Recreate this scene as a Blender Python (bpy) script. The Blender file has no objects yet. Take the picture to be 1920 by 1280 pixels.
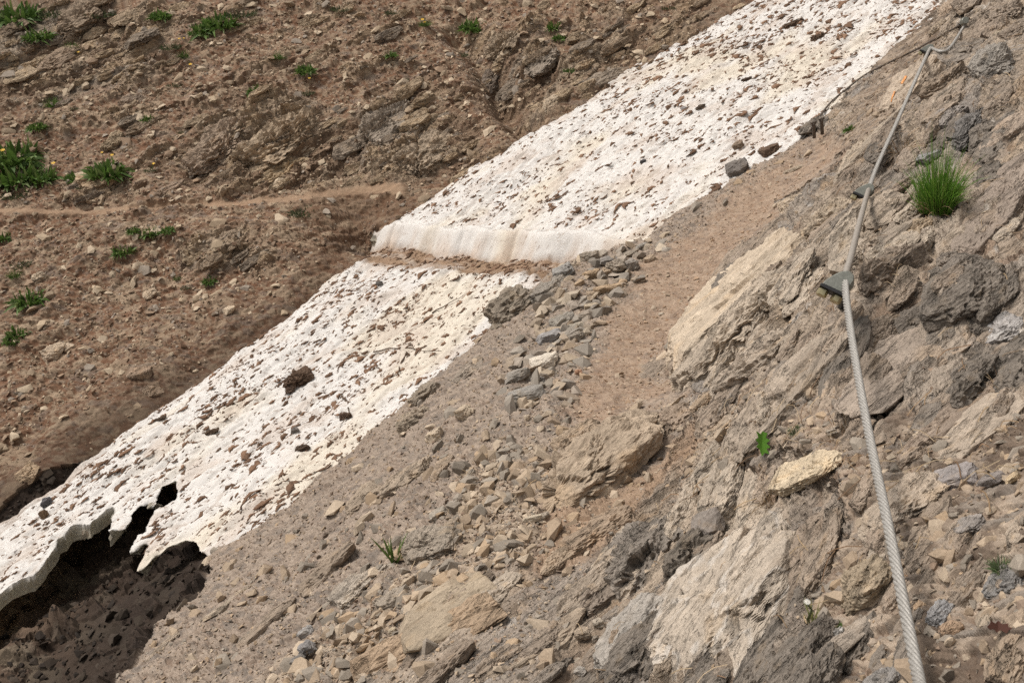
import bpy, bmesh, math, time
import numpy as np
from mathutils import Matrix, Vector

T0 = time.time()
rng = np.random.default_rng(11)
scene = bpy.context.scene
C = scene.collection

# ------------------------------------------------------------------ camera, sky, sun, exposure
PITCH = math.radians(17.0)
FPX = 1867.0                                   # focal length in pixels of a 1920 wide frame
cam_data = bpy.data.cameras.new('camera')
cam_data.sensor_width = 36.0
cam_data.lens = 36.0 * FPX / 1920.0
cam_data.clip_start = 0.05
cam_data.clip_end = 200.0
cam_data.dof.use_dof = True
cam_data.dof.focus_distance = 3.6
cam_data.dof.aperture_fstop = 18.0
cam = bpy.data.objects.new('camera', cam_data)
C.objects.link(cam)
cam.location = (0, 0, 0)
cam.rotation_euler = (math.radians(90) - PITCH, 0, 0)
scene.camera = cam

SUN_EL, SUN_AZ = math.radians(58), math.radians(-88)     # azimuth from +Y towards +X
world = bpy.data.worlds.new('World')
scene.world = world
world.use_nodes = True
wn, wl = world.node_tree.nodes, world.node_tree.links
bg = wn['Background']
sky = wn.new('ShaderNodeTexSky')
sky.sky_type = 'NISHITA'
sky.sun_disc = False
sky.sun_elevation = SUN_EL
sky.sun_rotation = SUN_AZ
sky.air_density = 1.2
sky.dust_density = 5.0
hs = wn.new('ShaderNodeHueSaturation')                   # thin overcast: the blue is mostly washed out
hs.inputs['Saturation'].default_value = 0.06
wl.new(sky.outputs['Color'], hs.inputs['Color'])
wl.new(hs.outputs['Color'], bg.inputs['Color'])
bg.inputs['Strength'].default_value = 0.10
sun_data = bpy.data.lights.new('sun', 'SUN')
sun_data.energy = 2.2
sun_data.angle = math.radians(17)
sun_data.color = (1.0, 0.905, 0.80)
sun = bpy.data.objects.new('sun', sun_data)
C.objects.link(sun)
sdir = Vector((math.sin(SUN_AZ) * math.cos(SUN_EL), math.cos(SUN_AZ) * math.cos(SUN_EL), math.sin(SUN_EL)))
sun.rotation_euler = sdir.to_track_quat('Z', 'Y').to_euler()
sun.location = sdir * 30

scene.view_settings.view_transform = 'Standard'
scene.view_settings.look = 'None'
scene.view_settings.gamma = 1.0
scene.view_settings.use_curve_mapping = False
scene.view_settings.exposure = 0.22
scene.cycles.use_denoising = False

# ------------------------------------------------------------------ helpers
CP, SP = math.cos(PITCH), math.sin(PITCH)

def ray(u, v):
    """Direction (unit depth along the optical axis) of a pixel of the 1920x1280 photograph."""
    x = (np.asarray(u, float) - 960.0) / FPX
    y = (640.0 - np.asarray(v, float)) / FPX
    return np.stack([x, CP + y * SP, -SP + y * CP], -1)

def at(u, v, t):
    return ray(u, v) * np.asarray(t, float)[..., None]

def project(P):
    d = P[..., 1] * CP - P[..., 2] * SP
    d = np.maximum(d, 1e-3)
    yy = P[..., 1] * SP + P[..., 2] * CP
    return 960.0 + FPX * P[..., 0] / d, 640.0 - FPX * yy / d, d

def sstep(a, b, x):
    t = np.clip((x - a) / (b - a), 0, 1)
    return t * t * (3 - 2 * t)

_ang = np.linspace(0, 2 * np.pi, 256, endpoint=False)
_GC, _GS = np.cos(_ang).astype(np.float32), np.sin(_ang).astype(np.float32)

def hsh(ix, iy, seed):
    n = ix.astype(np.uint32) * np.uint32(374761393) + iy.astype(np.uint32) * np.uint32(668265263) + np.uint32((seed * 1274126177) & 0xffffffff)
    n = (n ^ (n >> np.uint32(13))) * np.uint32(1274126177)
    n = (n ^ (n >> np.uint32(15))) * np.uint32(2246822519)
    return n ^ (n >> np.uint32(16))

def perlin(x, y, seed=0):
    x = np.asarray(x, np.float32); y = np.asarray(y, np.float32)
    x0 = np.floor(x); y0 = np.floor(y)
    fx, fy = x - x0, y - y0
    ix, iy = x0.astype(np.int32), y0.astype(np.int32)
    ux = fx * fx * fx * (fx * (fx * 6 - 15) + 10)
    uy = fy * fy * fy * (fy * (fy * 6 - 15) + 10)
    def g(dx, dy):
        k = hsh(ix + dx, iy + dy, seed) & np.uint32(255)
        return _GC[k] * (fx - dx) + _GS[k] * (fy - dy)
    a = g(0, 0); a += ux * (g(1, 0) - a)
    b = g(0, 1); b += ux * (g(1, 1) - b)
    return (a + uy * (b - a)) * 1.5

def fbm(x, y, seed=0, octaves=4, gain=0.5):
    s = 0; amp = 1.0
    for i in range(octaves):
        s = s + amp * perlin(x * 2.03 ** i + 7.1 * i, y * 2.03 ** i - 3.7 * i, seed + i)
        amp *= gain
    return s

def cells(x, y, seed=0, jit=0.95):
    """Nearest cell: three random numbers of it, the vector from its centre, and F2-F1."""
    x = np.asarray(x, np.float32); y = np.asarray(y, np.float32)
    ix, iy = np.floor(x).astype(np.int32), np.floor(y).astype(np.int32)
    f1 = np.full(x.shape, 9.0, np.float32); f2 = f1.copy()
    bh = np.zeros(x.shape, np.uint32); bx = np.zeros_like(f1); by = np.zeros_like(f1)
    for dx in (-1, 0, 1):
        for dy in (-1, 0, 1):
            n = hsh(ix + dx, iy + dy, seed)
            px = (ix + dx) + np.float32(0.5) + ((n & np.uint32(1023)).astype(np.float32) / 1023 - 0.5) * np.float32(jit)
            py = (iy + dy) + np.float32(0.5) + (((n >> np.uint32(10)) & np.uint32(1023)).astype(np.float32) / 1023 - 0.5) * np.float32(jit)
            ex, ey = x - px, y - py
            d = ex * ex + ey * ey
            near = d < f1
            f2 = np.where(near, f1, np.minimum(f2, d))
            f1 = np.where(near, d, f1)
            bh = np.where(near, n, bh); bx = np.where(near, ex, bx); by = np.where(near, ey, by)
    m = (bh ^ (bh >> np.uint32(7))) * np.uint32(2654435761)
    r1 = (m & np.uint32(1023)).astype(np.float32) / 1023
    r2 = ((m >> np.uint32(10)) & np.uint32(1023)).astype(np.float32) / 1023
    r3 = ((m >> np.uint32(20)) & np.uint32(1023)).astype(np.float32) / 1023
    return r1, r2, r3, bx, by, np.sqrt(f2) - np.sqrt(f1)

def facet(x, y, seed, tilt=0.5, crack=0.25):
    """Broken-stone relief: every cell is a flat plate with its own height and tilt, a narrow joint round it."""
    r1, r2, r3, bx, by, e = cells(x, y, seed)
    h = r1 + tilt * ((r2 - 0.5) * 2 * bx + (r3 - 0.5) * 2 * by)
    return h - crack * sstep(0.10, 0.0, e), r1, r2

def chips(x, y, seed, cover=0.5):
    """Separate little stones on a bed: cells standing proud with sloped, tilted tops; the rest stays bed."""
    r1, r2, r3, bx, by, e = cells(x, y, seed)
    on = (r1 < cover).astype(np.float32)
    top = 0.55 + 0.6 * ((r2 - 0.5) * bx * 2 + (r3 - 0.5) * by * 2) + 0.35 * r2
    return on * np.minimum(top, e * 3.2), on * sstep(0.06, 0.16, e), r3

def saw(s, sharp=0.82):
    f = s - np.floor(s)
    return np.where(f < sharp, f / sharp, (1 - f) / (1 - sharp))

def inpoly(u, v, poly):
    """Signed distance to a polygon (positive inside)."""
    p = np.asarray(poly, np.float32)
    d = np.full(u.shape, 1e9, np.float32); ins = np.zeros(u.shape, bool)
    n = len(p)
    for i in range(n):
        ax, ay = p[i]; bx, by = p[(i + 1) % n]
        ex, ey = bx - ax, by - ay
        t = np.clip(((u - ax) * ex + (v - ay) * ey) / (ex * ex + ey * ey + 1e-12), 0, 1)
        d = np.minimum(d, (u - ax - t * ex) ** 2 + (v - ay - t * ey) ** 2)
        cr = ((ay > v) != (by > v))
        if by != ay:
            ins ^= cr & (u < ex * (v - ay) / (by - ay) + ax)
    d = np.sqrt(d)
    return np.where(ins, d, -d)

def tag(o, label=None, cat=None, group=None, kind=None):
    if label: o['label'] = label
    if cat: o['category'] = cat
    if group: o['group'] = group
    if kind: o['kind'] = kind
    return o

def link(name, me, mat=None, parent=None):
    o = bpy.data.objects.new(name, me)
    C.objects.link(o)
    if mat is not None and me is not None and not me.materials:
        me.materials.append(mat)
    if parent is not None:
        o.parent = parent
    return o

def mesh_np(name, V, F, col=None, smooth=True, flat_from=None, alpha=None):
    """Mesh from arrays; F is (n,3) or (n,4)."""
    V = np.ascontiguousarray(V, np.float32); F = np.ascontiguousarray(F, np.int32)
    me = bpy.data.meshes.new(name)
    k = F.shape[1]
    me.vertices.add(len(V)); me.vertices.foreach_set('co', V.ravel())
    me.loops.add(F.size); me.loops.foreach_set('vertex_index', F.ravel())
    me.polygons.add(len(F))
    me.polygons.foreach_set('loop_start', np.arange(0, F.size, k, dtype=np.int32))
    me.polygons.foreach_set('loop_total', np.full(len(F), k, np.int32))
    sm_ = np.full(len(F), smooth, bool)
    if flat_from is not None: sm_[flat_from[0]:flat_from[1]] = False
    me.polygons.foreach_set('use_smooth', sm_)
    me.update(calc_edges=True)
    if col is not None:
        a = me.color_attributes.new('Col', 'FLOAT_COLOR', 'POINT')
        c4 = np.ones((len(V), 4), np.float32); c4[:, :3] = col
        if alpha is not None: c4[:, 3] = alpha
        a.data.foreach_set('color', c4.ravel())
    return me

def empty(name, loc):
    o = bpy.data.objects.new(name, None)
    o.empty_display_size = 0.05
    C.objects.link(o)
    o.location = loc
    return o

# ------------------------------------------------------------------ materials
def node_mat(name):
    m = bpy.data.materials.new(name)
    m.use_nodes = True
    nt = m.node_tree
    b = nt.nodes['Principled BSDF']
    return m, nt, b

def rock_like(name, source='Col', scale=1.0, var=0.35, bump=0.5, rough=0.92, dist=0.004, bedding=0.0):
    """Colour from a vertex attribute or the object's own colour, broken up by noise; fine relief by bump."""
    m, nt, b = node_mat(name)
    N, L = nt.nodes, nt.links
    if source == 'Col':
        s = N.new('ShaderNodeAttribute'); s.attribute_name = 'Col'; base = s.outputs['Color']
    elif source == 'Both':
        s = N.new('ShaderNodeAttribute'); s.attribute_name = 'Col'
        s2 = N.new('ShaderNodeObjectInfo')
        vm = N.new('ShaderNodeVectorMath'); vm.operation = 'MULTIPLY'
        L.new(s.outputs['Color'], vm.inputs[0]); L.new(s2.outputs['Color'], vm.inputs[1]); base = vm.outputs['Vector']
    else:
        s = N.new('ShaderNodeObjectInfo'); base = s.outputs['Color']
    tc = N.new('ShaderNodeNewGeometry')
    n1 = N.new('ShaderNodeTexNoise'); n1.inputs['Scale'].default_value = 22 * scale; n1.inputs['Detail'].default_value = 6; n1.inputs['Roughness'].default_value = 0.62
    n2 = N.new('ShaderNodeTexNoise'); n2.inputs['Scale'].default_value = 150 * scale; n2.inputs['Detail'].default_value = 4; n2.inputs['Roughness'].default_value = 0.7
    for n in (n1, n2): L.new(tc.outputs['Position'], n.inputs['Vector'])
    mx = N.new('ShaderNodeMath'); mx.operation = 'MULTIPLY_ADD'; mx.inputs[1].default_value = 0.6
    L.new(n2.outputs['Fac'], mx.inputs[0])
    m2 = N.new('ShaderNodeMath'); m2.operation = 'MULTIPLY'; m2.inputs[1].default_value = 0.4
    L.new(n1.outputs['Fac'], m2.inputs[0]); L.new(m2.outputs[0], mx.inputs[2])
    mr = N.new('ShaderNodeMapRange'); mr.inputs['From Min'].default_value = 0.3; mr.inputs['From Max'].default_value = 0.7
    mr.inputs['To Min'].default_value = 1 - var; mr.inputs['To Max'].default_value = 1 + var
    L.new(mx.outputs[0], mr.inputs['Value'])
    if bedding:                                # fine cleavage: grain drawn out along the bedding, with thin open joints
        sv = (0.725, 0.625, 0.26)
        dt = N.new('ShaderNodeVectorMath'); dt.operation = 'DOT_PRODUCT'; dt.inputs[1].default_value = sv
        L.new(tc.outputs['Position'], dt.inputs[0])
        sq_ = N.new('ShaderNodeVectorMath'); sq_.operation = 'SCALE'; sq_.inputs[0].default_value = tuple(-0.86 * q for q in sv)
        L.new(dt.outputs['Value'], sq_.inputs['Scale'])
        ad = N.new('ShaderNodeVectorMath'); ad.operation = 'ADD'
        L.new(tc.outputs['Position'], ad.inputs[0]); L.new(sq_.outputs['Vector'], ad.inputs[1])
        hts = []
        for sc_, w_ in ((26, 1.0), (80, 0.45)):
            n4 = N.new('ShaderNodeTexNoise'); n4.inputs['Scale'].default_value = sc_; n4.inputs['Detail'].default_value = 5; n4.inputs['Roughness'].default_value = 0.6; n4.inputs['Distortion'].default_value = 0.5
            L.new(ad.outputs['Vector'], n4.inputs['Vector'])
            jr = N.new('ShaderNodeMapRange'); jr.interpolation_type = 'SMOOTHSTEP'
            jr.inputs['From Min'].default_value = 0.33; jr.inputs['From Max'].default_value = 0.45
            L.new(n4.outputs['Fac'], jr.inputs['Value'])
            sm2 = N.new('ShaderNodeMath'); sm2.operation = 'MULTIPLY_ADD'; sm2.inputs[1].default_value = 1.6
            L.new(n4.outputs['Fac'], sm2.inputs[0]); L.new(jr.outputs['Result'], sm2.inputs[2])
            m5 = N.new('ShaderNodeMath'); m5.operation = 'MULTIPLY'; m5.inputs[1].default_value = w_
            L.new(sm2.outputs[0], m5.inputs[0]); hts.append((m5, jr))
        hs_ = N.new('ShaderNodeMath'); hs_.operation = 'ADD'
        L.new(hts[0][0].outputs[0], hs_.inputs[0]); L.new(hts[1][0].outputs[0], hs_.inputs[1])
        al = N.new('ShaderNodeMath'); al.operation = 'MULTIPLY'
        L.new(hs_.outputs[0], al.inputs[0]); L.new(s.outputs['Alpha'], al.inputs[1])
        dk = N.new('ShaderNodeMapRange'); dk.inputs['To Min'].default_value = 0.70; dk.inputs['To Max'].default_value = 1.04
        L.new(hts[0][1].outputs['Result'], dk.inputs['Value'])
        dm = N.new('ShaderNodeMix'); dm.data_type = 'FLOAT'; dm.inputs['A'].default_value = 1.0
        L.new(s.outputs['Alpha'], dm.inputs['Factor']); L.new(dk.outputs['Result'], dm.inputs['B'])
        mm_ = N.new('ShaderNodeMath'); mm_.operation = 'MULTIPLY'
        L.new(mr.outputs['Result'], mm_.inputs[0]); L.new(dm.outputs['Result'], mm_.inputs[1]); mr_out = mm_.outputs[0]
    else: mr_out = mr.outputs['Result']
    mul = N.new('ShaderNodeVectorMath'); mul.operation = 'SCALE'
    L.new(base, mul.inputs[0]); L.new(mr_out, mul.inputs['Scale'])
    L.new(mul.outputs['Vector'], b.inputs['Base Color'])
    b.inputs['Roughness'].default_value = rough
    b.inputs['Specular IOR Level'].default_value = 0.25
    bp = N.new('ShaderNodeBump'); bp.inputs['Strength'].default_value = bump; bp.inputs['Distance'].default_value = dist
    L.new(mx.outputs[0], bp.inputs['Height'])
    if bedding:
        b2 = N.new('ShaderNodeBump'); b2.inputs['Strength'].default_value = 1.0; b2.inputs['Distance'].default_value = bedding
        L.new(al.outputs[0], b2.inputs['Height']); L.new(bp.outputs['Normal'], b2.inputs['Normal']); L.new(b2.outputs['Normal'], b.inputs['Normal'])
    else: L.new(bp.outputs['Normal'], b.inputs['Normal'])
    return m

def plain_mat(name, col, rough=0.6, metal=0.0, var=0.15, scale=40, bump=0.0):
    m, nt, b = node_mat(name)
    N, L = nt.nodes, nt.links
    n = N.new('ShaderNodeTexNoise'); n.inputs['Scale'].default_value = scale; n.inputs['Detail'].default_value = 5
    g = N.new('ShaderNodeNewGeometry'); L.new(g.outputs['Position'], n.inputs['Vector'])
    r = N.new('ShaderNodeMapRange'); r.inputs['From Min'].default_value = 0.3; r.inputs['From Max'].default_value = 0.7
    r.inputs['To Min'].default_value = 1 - var; r.inputs['To Max'].default_value = 1 + var
    L.new(n.outputs['Fac'], r.inputs['Value'])
    v = N.new('ShaderNodeVectorMath'); v.operation = 'SCALE'; v.inputs[0].default_value = col
    L.new(r.outputs['Result'], v.inputs['Scale']); L.new(v.outputs['Vector'], b.inputs['Base Color'])
    b.inputs['Roughness'].default_value = rough; b.inputs['Metallic'].default_value = metal
    if bump:
        bp = N.new('ShaderNodeBump'); bp.inputs['Strength'].default_value = bump; bp.inputs['Distance'].default_value = 0.002
        L.new(n.outputs['Fac'], bp.inputs['Height']); L.new(bp.outputs['Normal'], b.inputs['Normal'])
    return m

def leaf_mat(name, source_obj=True, col=(0.05, 0.1, 0.02)):
    m, nt, b = node_mat(name)
    N, L = nt.nodes, nt.links
    s = N.new('ShaderNodeAttribute'); s.attribute_name = 'Col'
    L.new(s.outputs['Color'], b.inputs['Base Color'])
    b.inputs['Roughness'].default_value = 0.6
    b.inputs['Specular IOR Level'].default_value = 0.3
    tr = N.new('ShaderNodeBsdfTranslucent'); L.new(s.outputs['Color'], tr.inputs['Color'])
    mx = N.new('ShaderNodeMixShader'); mx.inputs['Fac'].default_value = 0.3
    L.new(b.outputs['BSDF'], mx.inputs[1]); L.new(tr.outputs['BSDF'], mx.inputs[2])
    L.new(mx.outputs['Shader'], N['Material Output'].inputs['Surface'])
    return m

M_ground = rock_like('ground', 'Col', 1.0, 0.34, 0.6, 0.95, 0.006, 0.010)
M_rock = rock_like('rock_surface', 'Col', 0.8, 0.3, 0.6, 0.9, 0.006, 0.010)
M_plate = rock_like('plate_surface', 'Both', 0.8, 0.3, 0.6, 0.9, 0.006, 0.010)
M_stone = rock_like('stone_surface', 'Object', 1.2, 0.28, 0.5, 0.9, 0.003)
M_chips = rock_like('chip_surface', 'Col', 1.5, 0.22, 0.4, 0.92, 0.002)
M_leaf = leaf_mat('leaf')

def snow_material():
    m, nt, b = node_mat('old_snow')
    N, L = nt.nodes, nt.links
    s = N.new('ShaderNodeAttribute'); s.attribute_name = 'Col'
    g = N.new('ShaderNodeNewGeometry')
    rot = N.new('ShaderNodeMapping'); rot.inputs['Rotation'].default_value = (0, 0, math.radians(-38)); rot.inputs['Scale'].default_value = (14, 46, 20)
    L.new(g.outputs['Position'], rot.inputs['Vector'])
    n = N.new('ShaderNodeTexNoise'); n.inputs['Scale'].default_value = 1.0; n.inputs['Detail'].default_value = 6; n.inputs['Roughness'].default_value = 0.65
    n.inputs['Distortion'].default_value = 0.6
    L.new(rot.outputs['Vector'], n.inputs['Vector'])
    cr = N.new('ShaderNodeMapRange'); cr.inputs['From Min'].default_value = 0.56; cr.inputs['From Max'].default_value = 0.70
    L.new(n.outputs['Fac'], cr.inputs['Value'])
    mix = N.new('ShaderNodeMix'); mix.data_type = 'RGBA'
    mix.inputs['B'].default_value = (0.33, 0.23, 0.165, 1)
    cf = N.new('ShaderNodeMath'); cf.operation = 'MULTIPLY'; cf.inputs[1].default_value = 0.75
    L.new(cr.outputs['Result'], cf.inputs[0])
    L.new(cf.outputs[0], mix.inputs['Factor']); L.new(s.outputs['Color'], mix.inputs['A'])
    L.new(mix.outputs['Result'], b.inputs['Base Color'])
    b.inputs['Roughness'].default_value = 0.65
    b.inputs['Specular IOR Level'].default_value = 0.3
    b.inputs['Subsurface Weight'].default_value = 0.0
    tr = N.new('ShaderNodeBsdfTranslucent'); tr.inputs['Color'].default_value = (0.75, 0.72, 0.62, 1)
    ms = N.new('ShaderNodeMixShader'); ms.inputs['Fac'].default_value = 0.28
    L.new(b.outputs['BSDF'], ms.inputs[1]); L.new(tr.outputs['BSDF'], ms.inputs[2])
    L.new(ms.outputs['Shader'], N['Material Output'].inputs['Surface'])
    n3 = N.new('ShaderNodeTexNoise'); n3.inputs['Scale'].default_value = 90; n3.inputs['Detail'].default_value = 4
    L.new(g.outputs['Position'], n3.inputs['Vector'])
    bp = N.new('ShaderNodeBump'); bp.inputs['Strength'].default_value = 0.5; bp.inputs['Distance'].default_value = 0.006
    L.new(n3.outputs['Fac'], bp.inputs['Height']); L.new(bp.outputs['Normal'], b.inputs['Normal'])
    return m
M_snow = snow_material()

# ------------------------------------------------------------------ the lie of the land
SA, SB, SC = 0.38, 0.25, -2.936                 # the tilted plane the snow lies on
def snow_plane(x, y): return SA * x + SB * y + SC
def snow_t(u, v):
    d = ray(u, v)
    return -SC / (SA * d[..., 0] + SB * d[..., 1] - d[..., 2]) * 1.0
EX, EY = -0.80, -0.60                           # downhill direction of the gully in plan
NX, NY = -0.60, 0.80                            # across it, towards the far slope
CX, CY = -0.33, 6.68
def across(x, y): return (x - CX) * NX + (y - CY) * NY
def along(x, y): return (x - CX) * EX + (y - CY) * EY

near_pts = [  # u, v, depth
 (1900,100,4.7),(1900,300,3.6),(1900,500,2.75),(1900,700,2.15),(1900,900,1.75),(1900,1100,1.45),(1900,1270,1.28),
 (1750,300,4.1),(1750,500,2.95),(1750,700,2.4),(1750,900,1.97),(1750,1100,1.64),(1750,1270,1.42),
 (1600,200,5.9),(1600,300,4.8),(1600,400,3.85),(1600,500,2.85),(1600,600,2.52),(1645,560,2.6),(1600,700,2.38),(1600,900,2.02),(1600,1100,1.76),(1600,1270,1.56),
 (1480,400,5.2),(1450,470,4.6),(1450,560,3.7),(1450,700,3.0),(1450,900,2.4),(1450,1100,2.02),(1450,1270,1.77),
 (1300,580,4.9),(1300,700,3.95),(1300,800,3.35),(1300,900,2.85),(1300,1100,2.3),(1300,1270,2.0),
 (1150,620,4.75),(1150,700,4.25),(1150,800,3.65),(1150,950,3.0),(1150,1100,2.55),(1150,1270,2.17),
 (1000,740,4.15),(1000,900,3.3),(1000,1100,2.65),(1000,1270,2.25),
 (850,800,4.15),(850,950,3.35),(850,1100,2.8),(850,1270,2.35),
 (700,900,4.25),(700,1100,3.15),(700,1270,2.6),(550,1050,3.95),(550,1200,3.1),(400,1120,4.05),(400,1250,3.1),(250,1270,3.2),
 (1700,150,6.1),(1850,0,6.1),(1750,50,6.9),(2050,300,3.3),(2050,700,1.95),(2050,1100,1.3),(2100,0,5.6),
 (1430,390,5.75),(1370,430,5.6),(1250,550,5.15),(1200,640,4.65),(1200,700,4.3),(1550,285,6.0),(1100,560,5.3),(1000,620,5.15),(900,700,4.9),
 (1180,520,5.5),(1520,330,5.6)]
edge_pts = [(1050,510),(1170,480),(1250,435),(1330,390),(1400,352),(1450,322),(1510,275),(1625,152),(1712,70),(1785,0),(1840,-60),(920,622),(780,742),(700,820)]
left_pts = [(1390,0),(1290,52),(1180,112),(1080,182),(1000,230),(850,320),(740,392),(580,530),(490,600),(400,662),(250,782),(100,900),(0,960),(1450,-60)]
far_pts = [(0,0,10.2),(300,0,10.2),(600,0,10.1),(900,0,9.95),(1200,0,9.7),(0,200,9.15),(300,200,9.05),(600,200,8.95),(850,200,8.85),
 (1000,130,9.05),(0,380,8.25),(200,395,8.15),(400,385,8.1),(600,368,8.1),(0,410,8.05),(200,410,8.0),(400,402,7.95),(600,390,7.92),
 (0,520,7.65),(0,700,7.0),(0,880,6.35),(200,520,7.6),(200,700,6.9),(400,520,7.55),(600,480,7.6),(-150,300,8.7),(-150,600,7.4),(-150,900,6.4)]
ctrl = [at(u, v, t) for u, v, t in near_pts + far_pts]
for (u, v) in edge_pts:
    t = snow_t(u, v); ctrl.append(at(u, v, t) + [0, 0, 0.015])
for (u, v) in left_pts:
    t = snow_t(u, v); ctrl.append(at(u, v, t) + [0, 0, -0.01])
for (u, v, t) in ((722,418,7.85),(702,458,7.86),(680,472,7.66),(660,484,7.42),(690,440,7.95),(750,440,7.75),(800,455,7.45)):      # a dip where the trail leaves the snow
    ctrl.append(at(u, v, t) + [0, 0, -0.05 if u < 700 else -0.10])
ctrl.append(at(600, 930, 4.75)); ctrl.append(at(480, 1020, 4.6)); ctrl.append(at(402, 1078, 4.35)); ctrl.append(at(300, 1180, 3.75))
for s in np.arange(-6, 5.2, 0.6):               # the gully bed below the snow
    for c, dz in ((0.0, -0.62), (0.5, -0.42), (-0.5, -0.5)):
        x, y = CX + EX * s + NX * c, CY + EY * s + NY * c
        dd = dz if s < 1.2 else dz * (1 - 0.35 * min(1, (s - 1.2) / 1.0))
        if s > 2.0 and c > 0.2: dd = dz * 0.8
        ctrl.append(np.array([x, y, snow_plane(x, y) + dd]))
for (u, v, t) in ((200,1150,5.08),(50,1200,5.15),(330,1060,5.12),(20,1275,5.0),(150,1275,4.85),(250,1200,4.8),(330,1130,4.72)):
    ctrl.append(at(u, v, t))
for (x, y, z) in ((-8,15,3.3),(-4,15,3.4),(0,15,3.5),(3,15,3.6),(-9,10,0.0),(7,14,4.2),(7,9,3.4),(5,4,2.1),(4,2,1.7),(2.5,0.5,1.1),(0,0.6,-1.36),(-0.6,1.2,-1.55),(0.5,0.4,-1.2),
                  (-1.5,1.5,-2.2),(-2.5,2.5,-3.0),(-4,3.5,-3.6),(-5,5,-3.2),(-3,4.3,-3.2)):
    ctrl.append(np.array([x, y, z], float))
ctrl = np.array(ctrl)

def tps_fit(P, lam=2e-3):
    n = len(P)
    d2 = ((P[:, None, :2] - P[None, :, :2]) ** 2).sum(-1)
    K = 0.5 * d2 * np.log(d2 + 1e-9) + lam * n * 0.02 * np.eye(n)
    A = np.zeros((n + 3, n + 3)); A[:n, :n] = K
    A[:n, n] = 1; A[:n, n + 1:] = P[:, :2]; A[n:, :n] = A[:n, n:].T
    return np.linalg.solve(A, np.r_[P[:, 2], 0, 0, 0])

W_tps = tps_fit(ctrl)
def base_z(x, y):
    sh = x.shape; x = x.ravel().astype(np.float32); y = y.ravel().astype(np.float32)
    w = W_tps.astype(np.float32)
    z = (w[-3] + w[-2] * x + w[-1] * y).astype(np.float32)
    for i in range(len(ctrl)):
        d2 = (x - np.float32(ctrl[i, 0])) ** 2 + (y - np.float32(ctrl[i, 1])) ** 2 + np.float32(1e-9)
        z += w[i] * np.float32(0.5) * d2 * np.log(d2)
    return z.reshape(sh)

# grid around the viewpoint's foot: fine where the photograph looks
phi = np.radians(np.r_[np.linspace(-58, -33.5, 36)[:-1], np.linspace(-33.5, 33.5, 840), np.linspace(33.5, 62, 46)[1:]]).astype(np.float32)
def lnspace(a, b, n): return np.exp(np.linspace(math.log(a), math.log(b), n))
rr = np.r_[lnspace(0.45, 0.95, 30)[:-1], lnspace(0.95, 5.4, 660)[:-1], lnspace(5.4, 11.3, 420)[:-1], lnspace(11.3, 17, 50)].astype(np.float32)
R, PH = np.meshgrid(rr, phi, indexing='ij')
X0, Y0 = R * np.sin(PH), R * np.cos(PH)
# the smooth base is fitted on a coarser net of the same grid and interpolated bicubically enough by being dense
kr, kp = 3, 3
ri = np.unique(np.r_[np.arange(0, len(rr), kr), len(rr) - 1]); pi_ = np.unique(np.r_[np.arange(0, len(phi), kp), len(phi) - 1])
Zc = base_z(X0[np.ix_(ri, pi_)], Y0[np.ix_(ri, pi_)])
tmp = np.empty((len(ri), len(phi)), np.float32)
for i in range(len(ri)): tmp[i] = np.interp(phi, phi[pi_], Zc[i])
Z0 = np.empty_like(X0)
for j in range(len(phi)): Z0[:, j] = np.interp(rr, rr[ri], tmp[:, j])
print('base', round(time.time() - T0, 1))
# ------------------------------------------------------------------ masks, relief and colour of the ground
U, V, Dp = project(np.stack([X0, Y0, Z0], -1))
U = U.astype(np.float32); V = V.astype(np.float32)
ACR, ALG = across(X0, Y0), along(X0, Y0)
split = np.where(ALG > 0.5, -0.8 - 0.42 * np.clip((ALG - 0.5) / 0.8, 0, 1), -0.8)
split = np.where(ALG > 2.2, -1.1 - 0.5 * np.clip((ALG - 2.2) / 1.0, 0, 1), split)
near = ACR < split
far = ACR > 0.72
bed = ~near & ~far
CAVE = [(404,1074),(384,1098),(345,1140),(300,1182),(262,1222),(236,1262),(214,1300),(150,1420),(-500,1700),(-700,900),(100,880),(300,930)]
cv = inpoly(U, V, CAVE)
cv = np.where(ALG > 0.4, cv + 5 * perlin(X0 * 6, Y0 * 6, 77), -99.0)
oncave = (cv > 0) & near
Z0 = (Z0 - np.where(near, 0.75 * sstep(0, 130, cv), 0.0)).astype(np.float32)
near = near & ~oncave; bed = bed | oncave
# smooth normals of the base
dR = np.stack([np.gradient(X0, axis=0), np.gradient(Y0, axis=0), np.gradient(Z0, axis=0)], -1)
dP = np.stack([np.gradient(X0, axis=1), np.gradient(Y0, axis=1), np.gradient(Z0, axis=1)], -1)
NB = np.cross(dP, dR); NB /= np.linalg.norm(NB, axis=-1, keepdims=True) + 1e-12
NB *= np.sign(NB[..., 2:3])
NB = NB.astype(np.float32)

TRAIL = [(1562,268),(1532,283),(1490,305),(1440,335),(1385,368),(1322,412),(1255,462),(1215,500),(1185,545),(1150,590),(1115,650),(1085,705),(1080,760),(1075,800),
         (1110,800),(1160,775),(1240,742),(1290,702),(1232,700),(1225,678),(1262,640),(1300,600),(1338,562),(1352,520),(1376,470),(1405,440),(1468,410),(1460,385),(1500,352),(1552,318),(1580,285)]
RUBBLE = [(865,885),(935,835),(990,835),(1030,875),(1012,950),(1040,1005),(1000,1045),(900,1075),(835,1115),(735,1195),(700,1290),(500,1300),(585,1205),(660,1150),(745,1085),(805,1040),(845,960)]
ROCKY = [(1232,702),(1262,640),(1345,560),(1376,470),(1465,410),(1460,380),(1552,318),(1565,262),(1520,240),(1600,150),(1760,-10),(1790,-100),(2600,-200),(2600,1700),(900,1700),(1010,1290),(1090,1120),(1190,960),(1300,800),(1330,740),(1290,715)]
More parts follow.
